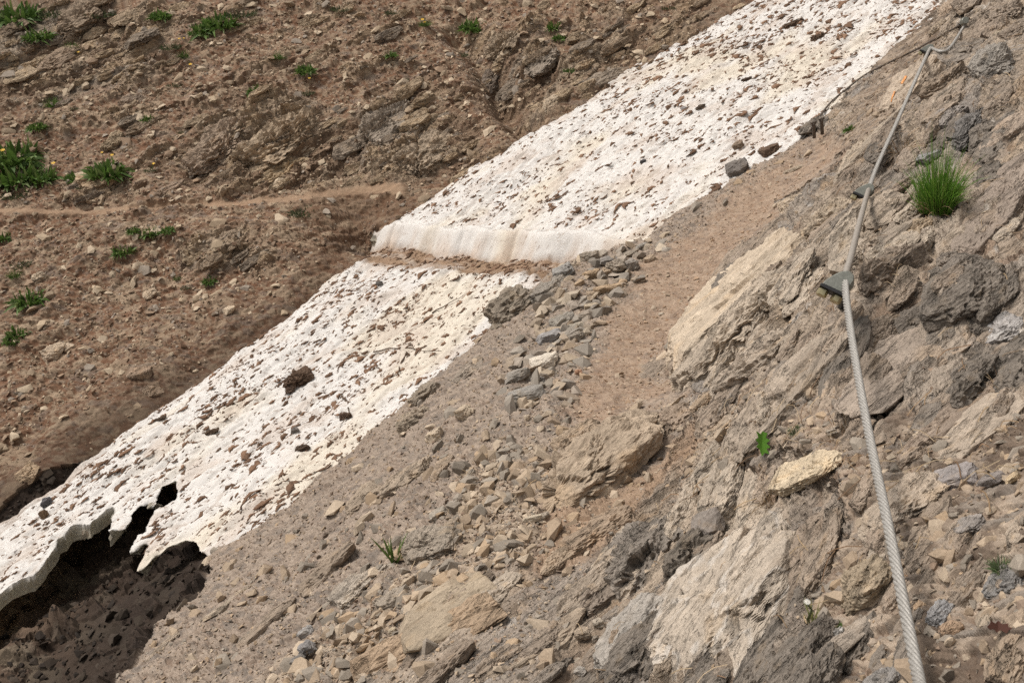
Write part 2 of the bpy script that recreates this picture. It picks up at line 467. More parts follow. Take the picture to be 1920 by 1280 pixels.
LEDGES = [(1000,1060),(1060,960),(1200,830),(1300,730),(1330,760),(1230,930),(1120,1120),(1000,1320),(520,1340),(740,1200),(900,1080)]
POCKETS = [[(1560,835),(1700,800),(1930,770),(1990,1000),(1960,1330),(1640,1330),(1480,1180),(1540,1060),(1600,960),(1560,900)],
           [(1385,740),(1470,700),(1580,730),(1660,790),(1560,830),(1420,870),(1330,880),(1290,960),(1240,940),(1300,850)],
           [(1660,40),(1760,20),(1800,90),(1660,260),(1570,300),(1545,260),(1620,150)]]
CHANNEL = [(1010,990),(1140,930),(1240,850),(1300,800),(1330,830),(1250,900),(1200,960),(1100,1060),(1010,1090)]

col = np.zeros(X0.shape + (3,), np.float32)
bedw = np.zeros(X0.shape, np.float32)
disp = np.zeros_like(X0)
kind = np.zeros(X0.shape, np.int8)          # 0 near slope, 1 trail, 2 far slope, 3 far path, 4 gully bed

def blur_in(mask, val, sig):
    """Soften the jumps of a relief layer over a few grid cells."""
    full = np.zeros(mask.shape, np.float32); full[mask] = val
    wt = mask.astype(np.float32)
    k = np.exp(-0.5 * (np.arange(-int(3 * sig), int(3 * sig) + 1) / sig) ** 2); k /= k.sum()
    def cv(a):
        for ax in (0, 1):
            o = np.zeros_like(a)
            for i, w in zip(range(-(len(k) // 2), len(k) // 2 + 1), k): o += np.float32(w) * np.roll(a, i, ax)
            a = o
        return a
    return (cv(full) / np.maximum(cv(wt), 1e-3))[mask]

def mixc(c, w, new):
    return c * (1 - w[..., None]) + np.asarray(new, np.float32) * w[..., None]

# ---- near slope
m = near
x, y, z, u, v = X0[m], Y0[m], Z0[m], U[m], V[m]
a = 0.68 * x + 0.72 * y + 0.15 * z
b = 0.60 * x - 0.57 * y + 0.56 * z
n_lo = fbm(x * 1.7, y * 1.7, 3, 3)
n_md = fbm(a * 5, b * 9, 9, 4)
n_hi = fbm(a * 30, b * 45, 15, 3)
wig = 14 * n_md + 10 * n_lo
wtr = sstep(-30, 22, inpoly(u, v, TRAIL) + 1.8 * wig + 16 * n_hi)
wru = sstep(-16, 16, inpoly(u, v, RUBBLE) + 1.5 * wig)
wro = sstep(-14, 10, inpoly(u, v, ROCKY) + 0.8 * wig)
wle = sstep(-14, 14, inpoly(u, v, LEDGES) + wig)
wpo = np.zeros_like(u)
for p in POCKETS: wpo = np.maximum(wpo, sstep(-22, 22, inpoly(u, v, p) + 2.2 * wig + 26 * n_hi * 0.4))
wch = sstep(-12, 14, inpoly(u, v, CHANNEL) + wig)
wro = wro * (1 - 0.86 * wpo)
wtr = wtr * (1 - sstep(0.3, 0.8, wro))
strata = np.maximum(wro, 0.55 * wle * (1 - wch)) * (1 - wtr)

aw = a + 0.07 * perlin(a * 2.7, b * 3.1, 31) + 0.02 * perlin(a * 9, b * 9, 32)
bw = b + 0.055 * perlin(a * 1.9, b * 2.3, 33) + 0.018 * perlin(a * 7, b * 8, 34)
f1, q1, q1b = facet(aw / 0.60, bw / 0.16, 41, 0.55, 0.3)
f2, q2, q2b = facet(aw / 0.19, bw / 0.050, 42, 0.6, 0.3)
f3, q3, q3b = facet(aw / 0.06, bw / 0.018, 43, 0.7, 0.2)
f1 = blur_in(m, f1, 2.6); f2 = blur_in(m, f2, 1.0)
s1 = saw((bw + 0.05 * n_md) / 0.115, 0.88)
s2 = saw((bw + 0.02 * n_md + 0.01 * n_hi) / 0.033, 0.8)
rough = 0.35 + 0.65 * sstep(-0.35, 0.35, fbm(a * 1.1, b * 1.6, 52, 2))
rdg = 1 - np.abs(fbm(a * 9, b * 16, 55, 4))
rock_d = 0.060 * f1 + (0.022 * f2 + 0.0065 * f3 + 0.028 * s1 + 0.009 * s2) * rough + 0.022 * n_md + 0.012 * rdg + 0.0035 * n_hi - 0.06
g0, c0, e0 = chips(x / 0.085 + 0.1 * n_md, (y + z) / 0.075, 60, 0.35)
g1, c1, e1 = chips(x / 0.045 + 0.1 * n_md, (y + 0.8 * z) / 0.040, 61, 0.6)
g2, c2, e2 = chips(x / 0.024, (y + 0.8 * z) / 0.022, 62, 0.75)
g3, c3, e3 = chips(x / 0.0125, (y + 0.8 * z) / 0.0115, 63, 0.8)
dens = sstep(-0.5, 0.4, n_md)
grav_d = np.maximum(0.020 * g1, 0.010 * g2) + 0.003 * g3 + 0.02 * n_lo + 0.006 * n_md
rub_d = np.maximum(np.maximum(0.034 * g0, 0.022 * g1), 0.011 * g2) + 0.003 * g3 + 0.02 * n_lo
scree_d = np.maximum(0.011 * g1 * (e1 > 0.55), 0.0075 * g2 * dens) + 0.0035 * g3 + 0.03 * n_lo + 0.016 * n_md
trail_d = 0.008 * g1 * (e1 > 0.8) * dens + 0.006 * g2 * (e2 > 0.55) + 0.0026 * g3 * dens + 0.012 * n_lo + 0.005 * n_md - 0.012
d = scree_d
d = d * (1 - wru) + rub_d * wru
d = d * (1 - wpo) + grav_d * wpo
d = d * (1 - strata) + (rock_d * (0.35 + 0.65 * strata) + 0.25 * grav_d * (1 - strata)) * strata
d = d * (1 - wtr) + trail_d * wtr
fade = sstep(0.5, 1.0, np.hypot(x, y))
disp[m] = d * fade
# colour
rk = np.empty(x.shape + (3,), np.float32); rk[:] = (0.285, 0.230, 0.178)
rk = mixc(rk, 0.75 * sstep(0.45, 0.85, q1), (0.375, 0.305, 0.235))
rk = mixc(rk, 0.8 * sstep(0.62, 0.9, q1b), (0.235, 0.212, 0.192))
rk = mixc(rk, 0.5 * sstep(0.5, 0.9, q2), (0.40, 0.33, 0.26))
rk = mixc(rk, 0.5 * sstep(0.7, 0.9, q2b), (0.22, 0.185, 0.155))
rk = mixc(rk, 0.45 * sstep(0.25, 0.8, fbm(a * 3, b * 6, 71, 4)), (0.36, 0.25, 0.155))
rk = mixc(rk, 0.55 * sstep(0.5, 0.9, fbm(a * 6, b * 11, 72, 4)), (0.56, 0.53, 0.49))
rk = mixc(rk, 0.4 * sstep(0.3, 0.8, fbm(a * 2, b * 3, 73, 3)), (0.20, 0.185, 0.17))
def pebble(base, lo, alt, dark, k=1.0):
    g = np.empty_like(rk); g[:] = base
    g = mixc(g, 0.5 * sstep(0.0, 0.7, n_lo + 0.5 * n_md), lo)
    for cc_, ee in ((c3, e3), (c2, e2), (c1, e1)):
        g = mixc(g, k * cc_ * np.clip(0.25 + 0.75 * ee, 0, 1) * 0.75, alt)
        g = mixc(g, k * cc_ * (ee < 0.22) * 0.6, dark)
    return g
gr = pebble((0.185, 0.132, 0.096), (0.225, 0.15, 0.103), (0.385, 0.312, 0.242), (0.19, 0.17, 0.15))
rb = mixc(gr, c0 * 0.7, (0.37, 0.30, 0.23))
sc = pebble((0.185, 0.143, 0.113), (0.225, 0.158, 0.114), (0.335, 0.272, 0.218), (0.16, 0.138, 0.12), 0.95)
tc_ = pebble((0.235, 0.158, 0.108), (0.275, 0.185, 0.126), (0.345, 0.262, 0.195), (0.19, 0.138, 0.105), 0.95)
c_ = sc
c_ = c_ * (1 - wru)[..., None] + rb * wru[..., None]
c_ = c_ * (1 - np.maximum(wpo, wro))[..., None] + gr * np.maximum(wpo, wro)[..., None]
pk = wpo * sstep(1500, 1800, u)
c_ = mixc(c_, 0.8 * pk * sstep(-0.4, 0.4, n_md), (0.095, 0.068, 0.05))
sw = sstep(0.2, 0.75, strata)
soilin = sstep(0.30, 0.14, f1) * sstep(0.5, 0.3, f2) * 0.8       # loose soil lodged between the plates
rk = mixc(rk, soilin, (0.25, 0.18, 0.13))
c_ = c_ * (1 - sw)[..., None] + rk * sw[..., None]
c_ = mixc(c_, 0.8 * wch, (0.31, 0.215, 0.145))
c_ = c_ * (1 - wtr)[..., None] + tc_ * wtr[..., None]
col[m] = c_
bedw[m] = sw * (1 - 0.5 * soilin)
kk = np.zeros(x.shape, np.int8); kk[wtr > 0.5] = 1
kind[m] = kk

# ---- far slope
m = far
x, y, z, u, v = X0[m], Y0[m], Z0[m], U[m], V[m]
a = 0.77 * x + 0.525 * y + 0.365 * z
b = -0.64 * x + 0.63 * y + 0.44 * z
n_lo = fbm(x * 0.9, y * 0.9 + z, 103, 3)
n_md = fbm(a * 2.5, b * 4.5, 109, 4)
n_hi = fbm(a * 12, b * 20, 115, 3)
PATH_U = [-400, 0, 100, 200, 330, 450, 560, 650, 720, 800]
PATH_V = [400, 392, 396, 394, 386, 380, 370, 358, 352, 352]
pv = np.interp(u, PATH_U, PATH_V)
pw = np.interp(u, [0, 500, 640, 720, 760], [4.2, 4.6, 6, 9, 12])
wpa = sstep(pw + 3, pw - 2, np.abs(v - pv + 2.0 * n_hi)) * sstep(770, 740, u)
brown = sstep(-25, 25, inpoly(u, v, [(540,385),(640,350),(760,345),(760,400),(690,450),(600,520),(560,500),(640,430),(560,410)]) + 12 * n_md)
FROCK = [[(330,300),(430,190),(560,170),(650,230),(670,335),(560,352),(350,345)], [(640,235),(760,165),(910,240),(890,300),(760,352),(660,335)],
         [(870,130),(1010,50),(1100,120),(1020,215),(930,190)], [(-100,50),(150,-10),(330,50),(280,140),(100,190),(-100,180)],
         [(340,460),(440,430),(510,480),(480,505),(350,505)], [(180,330),(240,330),(240,370),(150,370)], [(1100,60),(1330,20),(1200,100),(1090,160),(1060,150)]]
wfr = np.zeros_like(u)
for p in FROCK: wfr = np.maximum(wfr, sstep(-30, 25, inpoly(u, v, p) + 26 * n_md))
wfr = np.maximum(wfr, 0.7 * sstep(0.05, 0.55, n_md + 0.3 * n_lo) * sstep(390, 360, v) * sstep(-40, 40, v + 40))
wfr *= (1 - wpa) * (1 - 0.7 * brown)
aw = a + 0.28 * perlin(a * 1.1, b * 1.3, 131) + 0.08 * perlin(a * 3.3, b * 3.3, 132)
bw = b + 0.22 * perlin(a * 0.9, b * 1.1, 133) + 0.07 * perlin(a * 2.6, b * 3.1, 134) + 0.02 * n_hi
f1, q1, q1b = facet(aw / 0.75, bw / 0.20, 141, 0.6, 0.3)
f2, q2, q2b = facet(aw / 0.26, bw / 0.070, 142, 0.7, 0.3)
f3, q3, q3b = facet(aw / 0.10, bw / 0.035, 143, 0.8, 0.2)
f1 = blur_in(m, f1, 1.6)
s1 = saw((bw + 0.06 * n_md) / 0.15, 0.86)
s2 = saw((bw + 0.02 * n_hi) / 0.055, 0.8)
g0, c0, e0 = chips(x / 0.20 + 0.1 * n_md, (y + z) / 0.13, 160, 0.16)
g1, c1, e1 = chips(x / 0.10 + 0.1 * n_md, (y + z) / 0.070, 161, 0.38)
g2, c2, e2 = chips(x / 0.055, (y + z) / 0.042, 162, 0.55)
g3, c3, e3 = chips(x / 0.030, (y + z) / 0.025, 163, 0.6)
rough = 0.4 + 0.6 * sstep(-0.35, 0.35, fbm(a * 0.8, b * 1.2, 152, 2))
rock_d = 0.10 * f1 + (0.045 * f2 + 0.017 * f3 + 0.045 * s1 + 0.016 * s2) * rough + 0.045 * n_md + 0.012 * n_hi - 0.11
dens = sstep(-0.6, 0.3, n_md)
soil_d = 0.06 * n_lo + 0.035 * n_md + 0.010 * n_hi + np.maximum(0.010 * g1 * dens, 0.007 * g2) + 0.006 * g3
d = soil_d * (1 - wfr) + rock_d * wfr
p2 = g2
# gullies worn by water
GUL = [(860,60),(920,120),(935,190),(985,232)]
gd = np.full(u.shape, 1e9, np.float32)
for (ax, ay), (bx, by) in zip(GUL[:-1], GUL[1:]):
    ex, ey = bx - ax, by - ay
    t = np.clip(((u - ax) * ex + (v - ay) * ey) / (ex * ex + ey * ey), 0, 1)
    gd = np.minimum(gd, np.hypot(u - ax - t * ex, v - ay - t * ey))
d -= 0.22 * np.exp(-(gd / 26) ** 2)
bump_ = -0.16 * np.exp(-(((u - 690) / 70) ** 2 + ((v - 250) / 60) ** 2)) * 0
d = d * (1 - wpa) + (0.01 * n_md + 0.004 * p2 - 0.01) * wpa
edge = sstep(0.72, 1.02, across(x, y))
disp[m] = d * (0.25 + 0.75 * edge)
so = np.empty(x.shape + (3,), np.float32); so[:] = (0.168, 0.090, 0.053)
so = mixc(so, 0.7 * sstep(-0.1, 0.7, n_lo), (0.19, 0.115, 0.073))
so = mixc(so, 0.5 * sstep(0.0, 0.8, n_md), (0.145, 0.084, 0.053))
for cc_, ee, w_ in ((c3, e3, 0.6), (c2, e2, 0.75), (c1, e1, 0.85), (c0, e0, 0.8)):
    so = mixc(so, w_ * cc_ * sstep(0.25, 0.8, ee), (0.33, 0.248, 0.172))
    so = mixc(so, 0.6 * w_ * cc_ * (ee < 0.2), (0.20, 0.165, 0.135))
rk = np.empty_like(so); rk[:] = (0.285, 0.212, 0.146)
rk = mixc(rk, 0.7 * sstep(0.5, 0.85, q1), (0.345, 0.262, 0.180))
rk = mixc(rk, 0.8 * sstep(0.6, 0.9, q1b), (0.235, 0.198, 0.160))
rk = mixc(rk, 0.6 * sstep(0.6, 0.9, q2), (0.38, 0.295, 0.21))
rk = mixc(rk, 0.5 * sstep(0.55, 0.9, q3), (0.16, 0.125, 0.095))
rk = mixc(rk, 0.45 * sstep(0.1, 0.6, n_md) , (0.345, 0.24, 0.14))
soilin = sstep(0.42, 0.22, f1) * 0.8
rk = mixc(rk, soilin, (0.165, 0.108, 0.070))
c_ = so * (1 - wfr)[..., None] + rk * wfr[..., None]
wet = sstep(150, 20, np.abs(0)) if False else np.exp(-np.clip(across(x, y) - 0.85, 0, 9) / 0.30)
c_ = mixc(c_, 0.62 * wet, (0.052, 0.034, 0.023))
c_ = mixc(c_, 0.6 * brown * (1 - wpa), (0.115, 0.068, 0.040))
c_ = mixc(c_, 0.85 * wpa, (0.31, 0.21, 0.138))
col[m] = c_
bedw[m] = wfr * (1 - 0.5 * soilin)
kk = np.full(x.shape, 2, np.int8); kk[wpa > 0.5] = 3
kind[m] = kk

# ---- gully bed
m = bed
x, y, z = X0[m], Y0[m], Z0[m]
nl = fbm(x * 1.6, y * 1.6, 203, 4); nm = fbm(x * 6, y * 6 + z * 3, 207, 4)
e1, j1, j1b = facet(x / 0.22, (y + z) / 0.16, 211, 1.2)
e2, j2, j2b = facet(x / 0.07, (y + z) / 0.05, 212, 1.2)
lim = np.maximum(sstep(0.72, 0.4, np.abs(across(x, y))), oncave[m])
disp[m] = (0.07 * nl + 0.035 * nm + 0.07 * e1 * sstep(0.5, 0.8, j1b) + 0.02 * e2) * np.maximum(lim, 0.35) - 0.03
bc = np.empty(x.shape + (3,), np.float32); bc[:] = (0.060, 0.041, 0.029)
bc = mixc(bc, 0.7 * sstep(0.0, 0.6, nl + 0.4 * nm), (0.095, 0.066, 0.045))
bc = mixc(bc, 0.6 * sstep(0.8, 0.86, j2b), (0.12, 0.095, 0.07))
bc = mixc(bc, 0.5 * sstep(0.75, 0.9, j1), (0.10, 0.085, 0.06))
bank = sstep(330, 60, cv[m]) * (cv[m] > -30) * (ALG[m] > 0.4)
bc = mixc(bc * 2.4, 0.9 * np.maximum(bank, oncave[m] * 0.9), (0.019, 0.013, 0.010))  # deep floor colour lightened in place of the light it lacks; wet bank dark
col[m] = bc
kind[m] = 4

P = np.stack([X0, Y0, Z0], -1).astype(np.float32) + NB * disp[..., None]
col = np.clip(col * 1.0, 0.01, 0.9)
nr, npn = X0.shape
idx = np.arange(nr * npn, dtype=np.int32).reshape(nr, npn)
quads = np.stack([idx[:-1, :-1], idx[:-1, 1:], idx[1:, 1:], idx[1:, :-1]], -1).reshape(-1, 4)[:, ::-1]
fk = kind[:-1, :-1].ravel()
Pf, colf = P.reshape(-1, 3), col.reshape(-1, 3)
def ground_piece(name, k, label, cat):
    q = quads[fk == k]
    used, inv = np.unique(q, return_inverse=True)
    me = mesh_np(name, Pf[used], inv.reshape(-1, 4), colf[used], k == 1, None, bedw.reshape(-1)[used])
    return tag(link(name, me, M_ground), label, cat, None, 'structure')
O_near = ground_piece('near_slope', 0, 'pale stony slope of ledges and gravel that carries the steel cable', 'slope')
O_trail = ground_piece('dirt_trail', 1, 'trodden reddish brown dirt trail curving up beside the snow', 'trail')
O_far = ground_piece('far_slope', 2, 'brown earthy slope with rock bands and grass tufts across the gully', 'slope')
O_path = ground_piece('footpath', 3, 'narrow level footpath cut across the brown far slope', 'path')
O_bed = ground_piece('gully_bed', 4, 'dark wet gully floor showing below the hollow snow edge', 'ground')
print('ground', round(time.time() - T0, 1))

# ------------------------------------------------------------------ where a pixel of the photograph meets the ground
class PixMap:
    W, H = 640, 427
    def __init__(s, Pts):
        s.P = Pts
        u, v, d = project(Pts)
        iu, iv = (u / 3).astype(int), (v / 3).astype(int)
        ok = (iu >= 0) & (iu < s.W) & (iv >= 0) & (iv < s.H)
        ids = np.nonzero(ok)[0]
        o = ids[np.argsort(-d[ids])]
        s.map = np.full((s.H, s.W), -1, np.int64); s.map[iv[o], iu[o]] = o
        s.dep = np.where(s.map >= 0, d[s.map], 1e9)
        # a vertex counts as seen when nothing in its neighbourhood is clearly nearer
        mn = s.dep.copy()
        for dx in (-1, 0, 1):
            for dy in (-1, 0, 1):
                mn = np.minimum(mn, np.roll(np.roll(s.dep, dx, 1), dy, 0))
        s.mn = mn
        s.seen = np.zeros(len(Pts), bool)
        s.seen[ids] = d[ids] < mn[iv[ids], iu[ids]] * 1.012 + 0.01
        s.u, s.v, s.d = u, v, d
    def at(s, u, v):
        iu, iv = int(np.clip(u / 3, 0, s.W - 1)), int(np.clip(v / 3, 0, s.H - 1))
        for r in range(0, 12):
            w = s.map[max(0, iv - r):iv + r + 1, max(0, iu - r):iu + r + 1]
            if (w >= 0).any():
                k = w[w >= 0]; k = k[np.argmin(np.hypot(s.u[k] - u, s.v[k] - v))]
                return int(k)
        return int(np.argmin((s.u - u) ** 2 + (s.v - v) ** 2))
PM = PixMap(Pf)
NBf = NB.reshape(-1, 3)
ar = (np.linalg.norm(np.cross(dR, dP), axis=-1)).ravel()

def gp(u, v):
    k = PM.at(u, v)
    return Pf[k].astype(float), NBf[k].astype(float), float(PM.d[k])

# ------------------------------------------------------------------ the snow
SNOW_PX = [(1450,-80),(1388,0),(1288,53),(1232,84),(1180,112),(1130,150),(1082,183),(1040,206),(1000,231),(940,263),(895,290),(850,321),(790,363),(745,393),(722,415),(707,438),(702,458),(676,474),
 (655,484),(604,513),(560,553),(500,600),(430,650),(380,690),(310,740),(240,790),(180,838),(100,903),(40,943),(-60,1000),(-260,1110),
 (-260,1270),(-60,1165),(0,1098),(30,1080),(62,1062),(84,1038),(100,1016),(116,988),(130,974),(150,966),(166,969),(184,952),(198,938),(210,934),(216,942),(208,962),(204,980),(222,980),(238,974),
 (246,952),(262,936),(276,930),(290,934),(296,915),(304,898),(316,889),(327,889),(332,900),(326,918),(314,932),(300,938),(288,944),(280,958),(270,982),(258,988),(250,1000),(241,1022),(256,1014),(272,1002),(275,1012),(268,1030),(248,1059),
 (275,1042),(300,1020),(322,1008),(345,997),(358,998),(366,1008),(378,1016),(390,1030),(401,1046),(403,1066),(402,1085),(404,1110),
 (480,1110),(560,1040),(640,980),(720,915),(790,830),(860,750),(960,680),(1010,600),(1060,570),(1120,545),(1200,515),(1290,470),(1370,405),(1450,360),(1540,300),(1660,180),(1765,75),(1840,5),(1900,-60)]
sp = np.array(SNOW_PX, float)
LOW = {(707,438): .07, (702,458): .155, (676,474): .10, (655,484): .02}
low_ = np.array([(SC - LOW.get(tuple(map(int, q_)), 0)) / SC for q_ in sp])
SW = at(sp[:, 0], sp[:, 1], snow_t(sp[:, 0], sp[:, 1]) * low_)
poly_sc = np.stack([along(SW[:, 0], SW[:, 1]), across(SW[:, 0], SW[:, 1])], -1)
h = 0.0095
ss = np.arange(poly_sc[:, 0].min() - 0.05, poly_sc[:, 0].max() + 0.05, h); cc = np.arange(poly_sc[:, 1].min() - 0.05, poly_sc[:, 1].max() + 0.05, h)
S_, C_ = np.meshgrid(ss, cc, indexing='ij')
S_ = S_.astype(np.float32); C_ = C_.astype(np.float32)
sd = inpoly(S_, C_, poly_sc) + 0.012 * fbm(S_ * 9, C_ * 9, 301, 3)
gs, gc = np.gradient(sd, h)
gl = np.hypot(gs, gc) + 1e-6
snap = np.abs(sd) < 0.72 * h
S2 = np.where(snap, S_ - gs / gl / gl * sd, S_); C2 = np.where(snap, C_ - gc / gl / gl * sd, C_)
inside = (sd > 0) | snap
XS = CX + EX * S2 + NX * C2; YS = CY + EY * S2 + NY * C2
# the step where the trail was cut across the snow
lowered = (SC - 0.15) / SC
Lp = at(700, 466, snow_t(700, 466) * lowered); Rp = at(1070, 494, snow_t(1070, 494) * lowered)
ll = (Rp - Lp)[:2]; LL = np.linalg.norm(ll); ll /= LL
mm = np.array([-ll[1], ll[0]]); mm = mm if (mm @ np.array([-EX, -EY])) > 0 else -mm
q = (XS - Lp[0]) * mm[0] + (YS - Lp[1]) * mm[1] + 0.02 * perlin(S2 * 3.1, C2 * 3.1, 311) + 0.008 * fbm(XS * 8, YS * 8, 312, 3)
along_l = (XS - Lp[0]) * ll[0] + (YS - Lp[1]) * ll[1]
q = q - 0.035 * (1 - np.abs(fbm(along_l * 2.3, along_l * 0 + 4.7, 313, 3))) ** 2 + 0.02
slope_m = SA * mm[0] + SB * mm[1]
tread = 0.36
zs = snow_plane(XS, YS)
face = sstep(0.0, 0.095, q)
cut = (q > -tread) & (q < 0.095)
drop = np.where(q < 0, (q + tread) * slope_m, tread * slope_m) * np.where(q > 0, 1 - face, 1.0)
zs = zs - np.where(cut, np.clip(drop, 0, 1), 0) * (0.74 + 0.16 * perlin(along_l * 1.7, along_l * 0 + 1.3, 317)) + 0.008 * sstep(0.0, 0.08, q) * np.exp(-np.clip(q, 0, 9) / 0.7)
facew = sstep(-0.01, 0.02, q) * sstep(0.17, 0.09, q)
cups = np.abs(perlin(S2 * 4.2 + 0.6 * perlin(S2 * 2, C2 * 2, 5), C2 * 9.5, 321)) 
cups2 = np.abs(perlin(S2 * 11, C2 * 22, 322))
zs = zs + 0.045 * fbm(S2 * 0.8, C2 * 1.3, 325, 2) * sstep(0.0, 0.35, sd) - 0.036 * (1 - cups) * (1 - facew) - 0.017 * (1 - cups2) * (1 - facew) + 0.004 * fbm(S2 * 24, C2 * 38, 327, 3)
zs = zs + 0.010 * facew * fbm(along_l * 7, q * 7, 329, 3)
zs = zs - (0.035 * np.exp(-np.clip(sd, 0, 9) / 0.05) + 0.02 * np.exp(-np.clip(sd, 0, 9) / 0.14)) * (1 - 0.85 * sstep(1.6, 2.0, S2))
PS = np.stack([XS, YS, zs], -1)
lipside = sstep(0.0, 0.07, C2 - np.interp(S2, [2.1, 2.36, 2.42, 2.6, 3.3], [0.5, 0.1, -0.26, -0.36, -0.38]))
thick = (0.025 + 0.065 * np.where(S2 > 1.5, lipside, 0.6)) * (1 + 0.3 * fbm(S2 * 3, C2 * 3, 331, 2)) + 0.30 * sstep(0.10, 0.7, sd)
PB = PS - np.array([0, 0, 1.0]) * thick[..., None]
inw = 0.05 * np.exp(-np.clip(sd, 0, 9) / 0.08) * np.where(S2 > 1.5, 1 - lipside, 1.0)
gx_, gy_ = gs / gl, gc / gl
PB[..., 0] += (EX * gx_ + NX * gy_) * inw; PB[..., 1] += (EY * gx_ + NY * gy_) * inw
sidx = np.arange(S_.size, dtype=np.int32).reshape(S_.shape)
sq = np.stack([sidx[:-1, :-1], sidx[1:, :-1], sidx[1:, 1:], sidx[:-1, 1:]], -1).reshape(-1, 4)
keep = inside.ravel()[sq].all(1) & ((sd.ravel()[sq] > 0.2 * h).any(1))
sq = sq[keep]
e = np.concatenate([sq[:, [0, 1]], sq[:, [1, 2]], sq[:, [2, 3]], sq[:, [3, 0]]])
key = e.min(1).astype(np.int64) * S_.size + e.max(1)
_, first, cnt = np.unique(key, return_index=True, return_counts=True)
be = e[first[cnt == 1]]
used, inv = np.unique(sq, return_inverse=True)
remap = np.full(S_.size, -1, np.int64); remap[used] = np.arange(len(used))
nU = len(used); inv = inv.reshape(-1, 4)
bv = np.unique(be)                                   # broken, layered edge: two rings of uneven ice between top and underside
T0_, B0_ = PS.reshape(-1, 3)[bv], PB.reshape(-1, 3)[bv]
gxo = np.stack([-(EX * (gs / gl) + NX * (gc / gl)), -(EY * (gs / gl) + NY * (gc / gl))], -1).reshape(-1, 2)[bv]
rings = []
for i_, f_ in ((0, 0.33), (1, 0.68)):
    Rg = T0_ * (1 - f_) + B0_ * f_
    bulge = (0.022 * fbm(S2.ravel()[bv] * 13 + 5 * i_, C2.ravel()[bv] * 13, 371 + i_, 3) + 0.012 * perlin(S2.ravel()[bv] * 40, C2.ravel()[bv] * 40, 375 + i_)) * np.clip(np.linalg.norm(T0_ - B0_, axis=1) / 0.08, 0, 1)
    Rg[:, :2] += gxo * bulge[:, None]; Rg[:, 2] += 0.5 * bulge
    rings.append(Rg)
rmap = np.full(S_.size, -1, np.int64); rmap[bv] = np.arange(len(bv))
r0, r1 = 2 * nU, 2 * nU + len(bv)
ta, tb_ = remap[be[:, 1]], remap[be[:, 0]]
ra, rb_ = rmap[be[:, 1]], rmap[be[:, 0]]
walls = np.concatenate([np.stack([ta, tb_, r0 + rb_, r0 + ra], -1), np.stack([r0 + ra, r0 + rb_, r1 + rb_, r1 + ra], -1), np.stack([r1 + ra, r1 + rb_, tb_ + nU, ta + nU], -1)])
scol = np.empty(S_.shape + (3,), np.float32); scol[:] = (0.86, 0.83, 0.795)
yl = sstep(0.1, 0.75, fbm(S2 * 0.9, C2 * 1.7, 341, 3) + 0.15)
scol = mixc(scol, 0.75 * yl, (0.84, 0.745, 0.60))
pk = sstep(0.1, 0.7, fbm(S2 * 2.2, C2 * 4, 343, 4))
scol = mixc(scol, 0.55 * pk, (0.68, 0.57, 0.485))
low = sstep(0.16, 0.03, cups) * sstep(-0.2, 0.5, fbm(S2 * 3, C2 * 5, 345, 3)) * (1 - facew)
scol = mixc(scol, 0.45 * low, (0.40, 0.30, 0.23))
td = sstep(-tread - 0.02, -tread + 0.10, q) * sstep(0.02, -0.015, q) * (0.8 + 0.5 * fbm(along_l * 3, q * 9, 347, 3))
scol = mixc(scol, np.clip(1.15 * td, 0, 0.95), (0.34, 0.215, 0.13))
tb = sstep(0.10, 0.0, q) * (q > 0) * sstep(0.1, 0.6, fbm(along_l * 4, q * 4, 348, 3) + 0.25)
scol = mixc(scol, 0.5 * tb, (0.70, 0.53, 0.40))
lowdirt = sstep(1.9, 3.4, S2) * sstep(0.1, 0.7, C2) * sstep(0.0, 0.5, fbm(S2 * 7, C2 * 14, 349, 4) + 0.1)
scol = mixc(scol, 0.75 * lowdirt, (0.30, 0.21, 0.15))
edg = np.exp(-np.clip(sd, 0, 9) / 0.035) * sstep(0.3, 0.8, C2)
scol = mixc(scol, 0.55 * edg, (0.35, 0.26, 0.2))
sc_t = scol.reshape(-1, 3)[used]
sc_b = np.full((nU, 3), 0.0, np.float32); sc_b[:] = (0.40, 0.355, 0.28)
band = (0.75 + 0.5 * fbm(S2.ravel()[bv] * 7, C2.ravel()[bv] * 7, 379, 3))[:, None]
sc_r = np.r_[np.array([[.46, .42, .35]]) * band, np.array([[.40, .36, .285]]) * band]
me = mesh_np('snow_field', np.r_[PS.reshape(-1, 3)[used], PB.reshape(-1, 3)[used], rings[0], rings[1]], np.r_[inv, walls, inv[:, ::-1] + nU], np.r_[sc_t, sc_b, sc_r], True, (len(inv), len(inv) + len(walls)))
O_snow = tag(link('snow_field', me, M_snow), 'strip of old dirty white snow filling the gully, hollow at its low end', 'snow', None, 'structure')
bmn = me.polygons[0].normal
if bmn.z < 0: me.flip_normals()
PSf = PS.reshape(-1, 3)[used]
SM = PixMap(PSf)
sd_u = sd.ravel()[used]; s_u = S2.ravel()[used]; c_u = C2.ravel()[used]; q_u = q.ravel()[used]; fw_u = facew.ravel()[used]
print('snow', round(time.time() - T0, 1), len(sq))
# ------------------------------------------------------------------ rocks and stones
def ico(sub):
    bm = bmesh.new()
    bmesh.ops.create_icosphere(bm, subdivisions=sub, radius=1.0)
    v = np.array([x.co[:] for x in bm.verts]); f = np.array([[q.index for q in p.verts] for p in bm.faces])
    bm.free()
    return v / np.linalg.norm(v, axis=1, keepdims=True), f
ICO = {k: ico(k) for k in (4, 5, 6)}

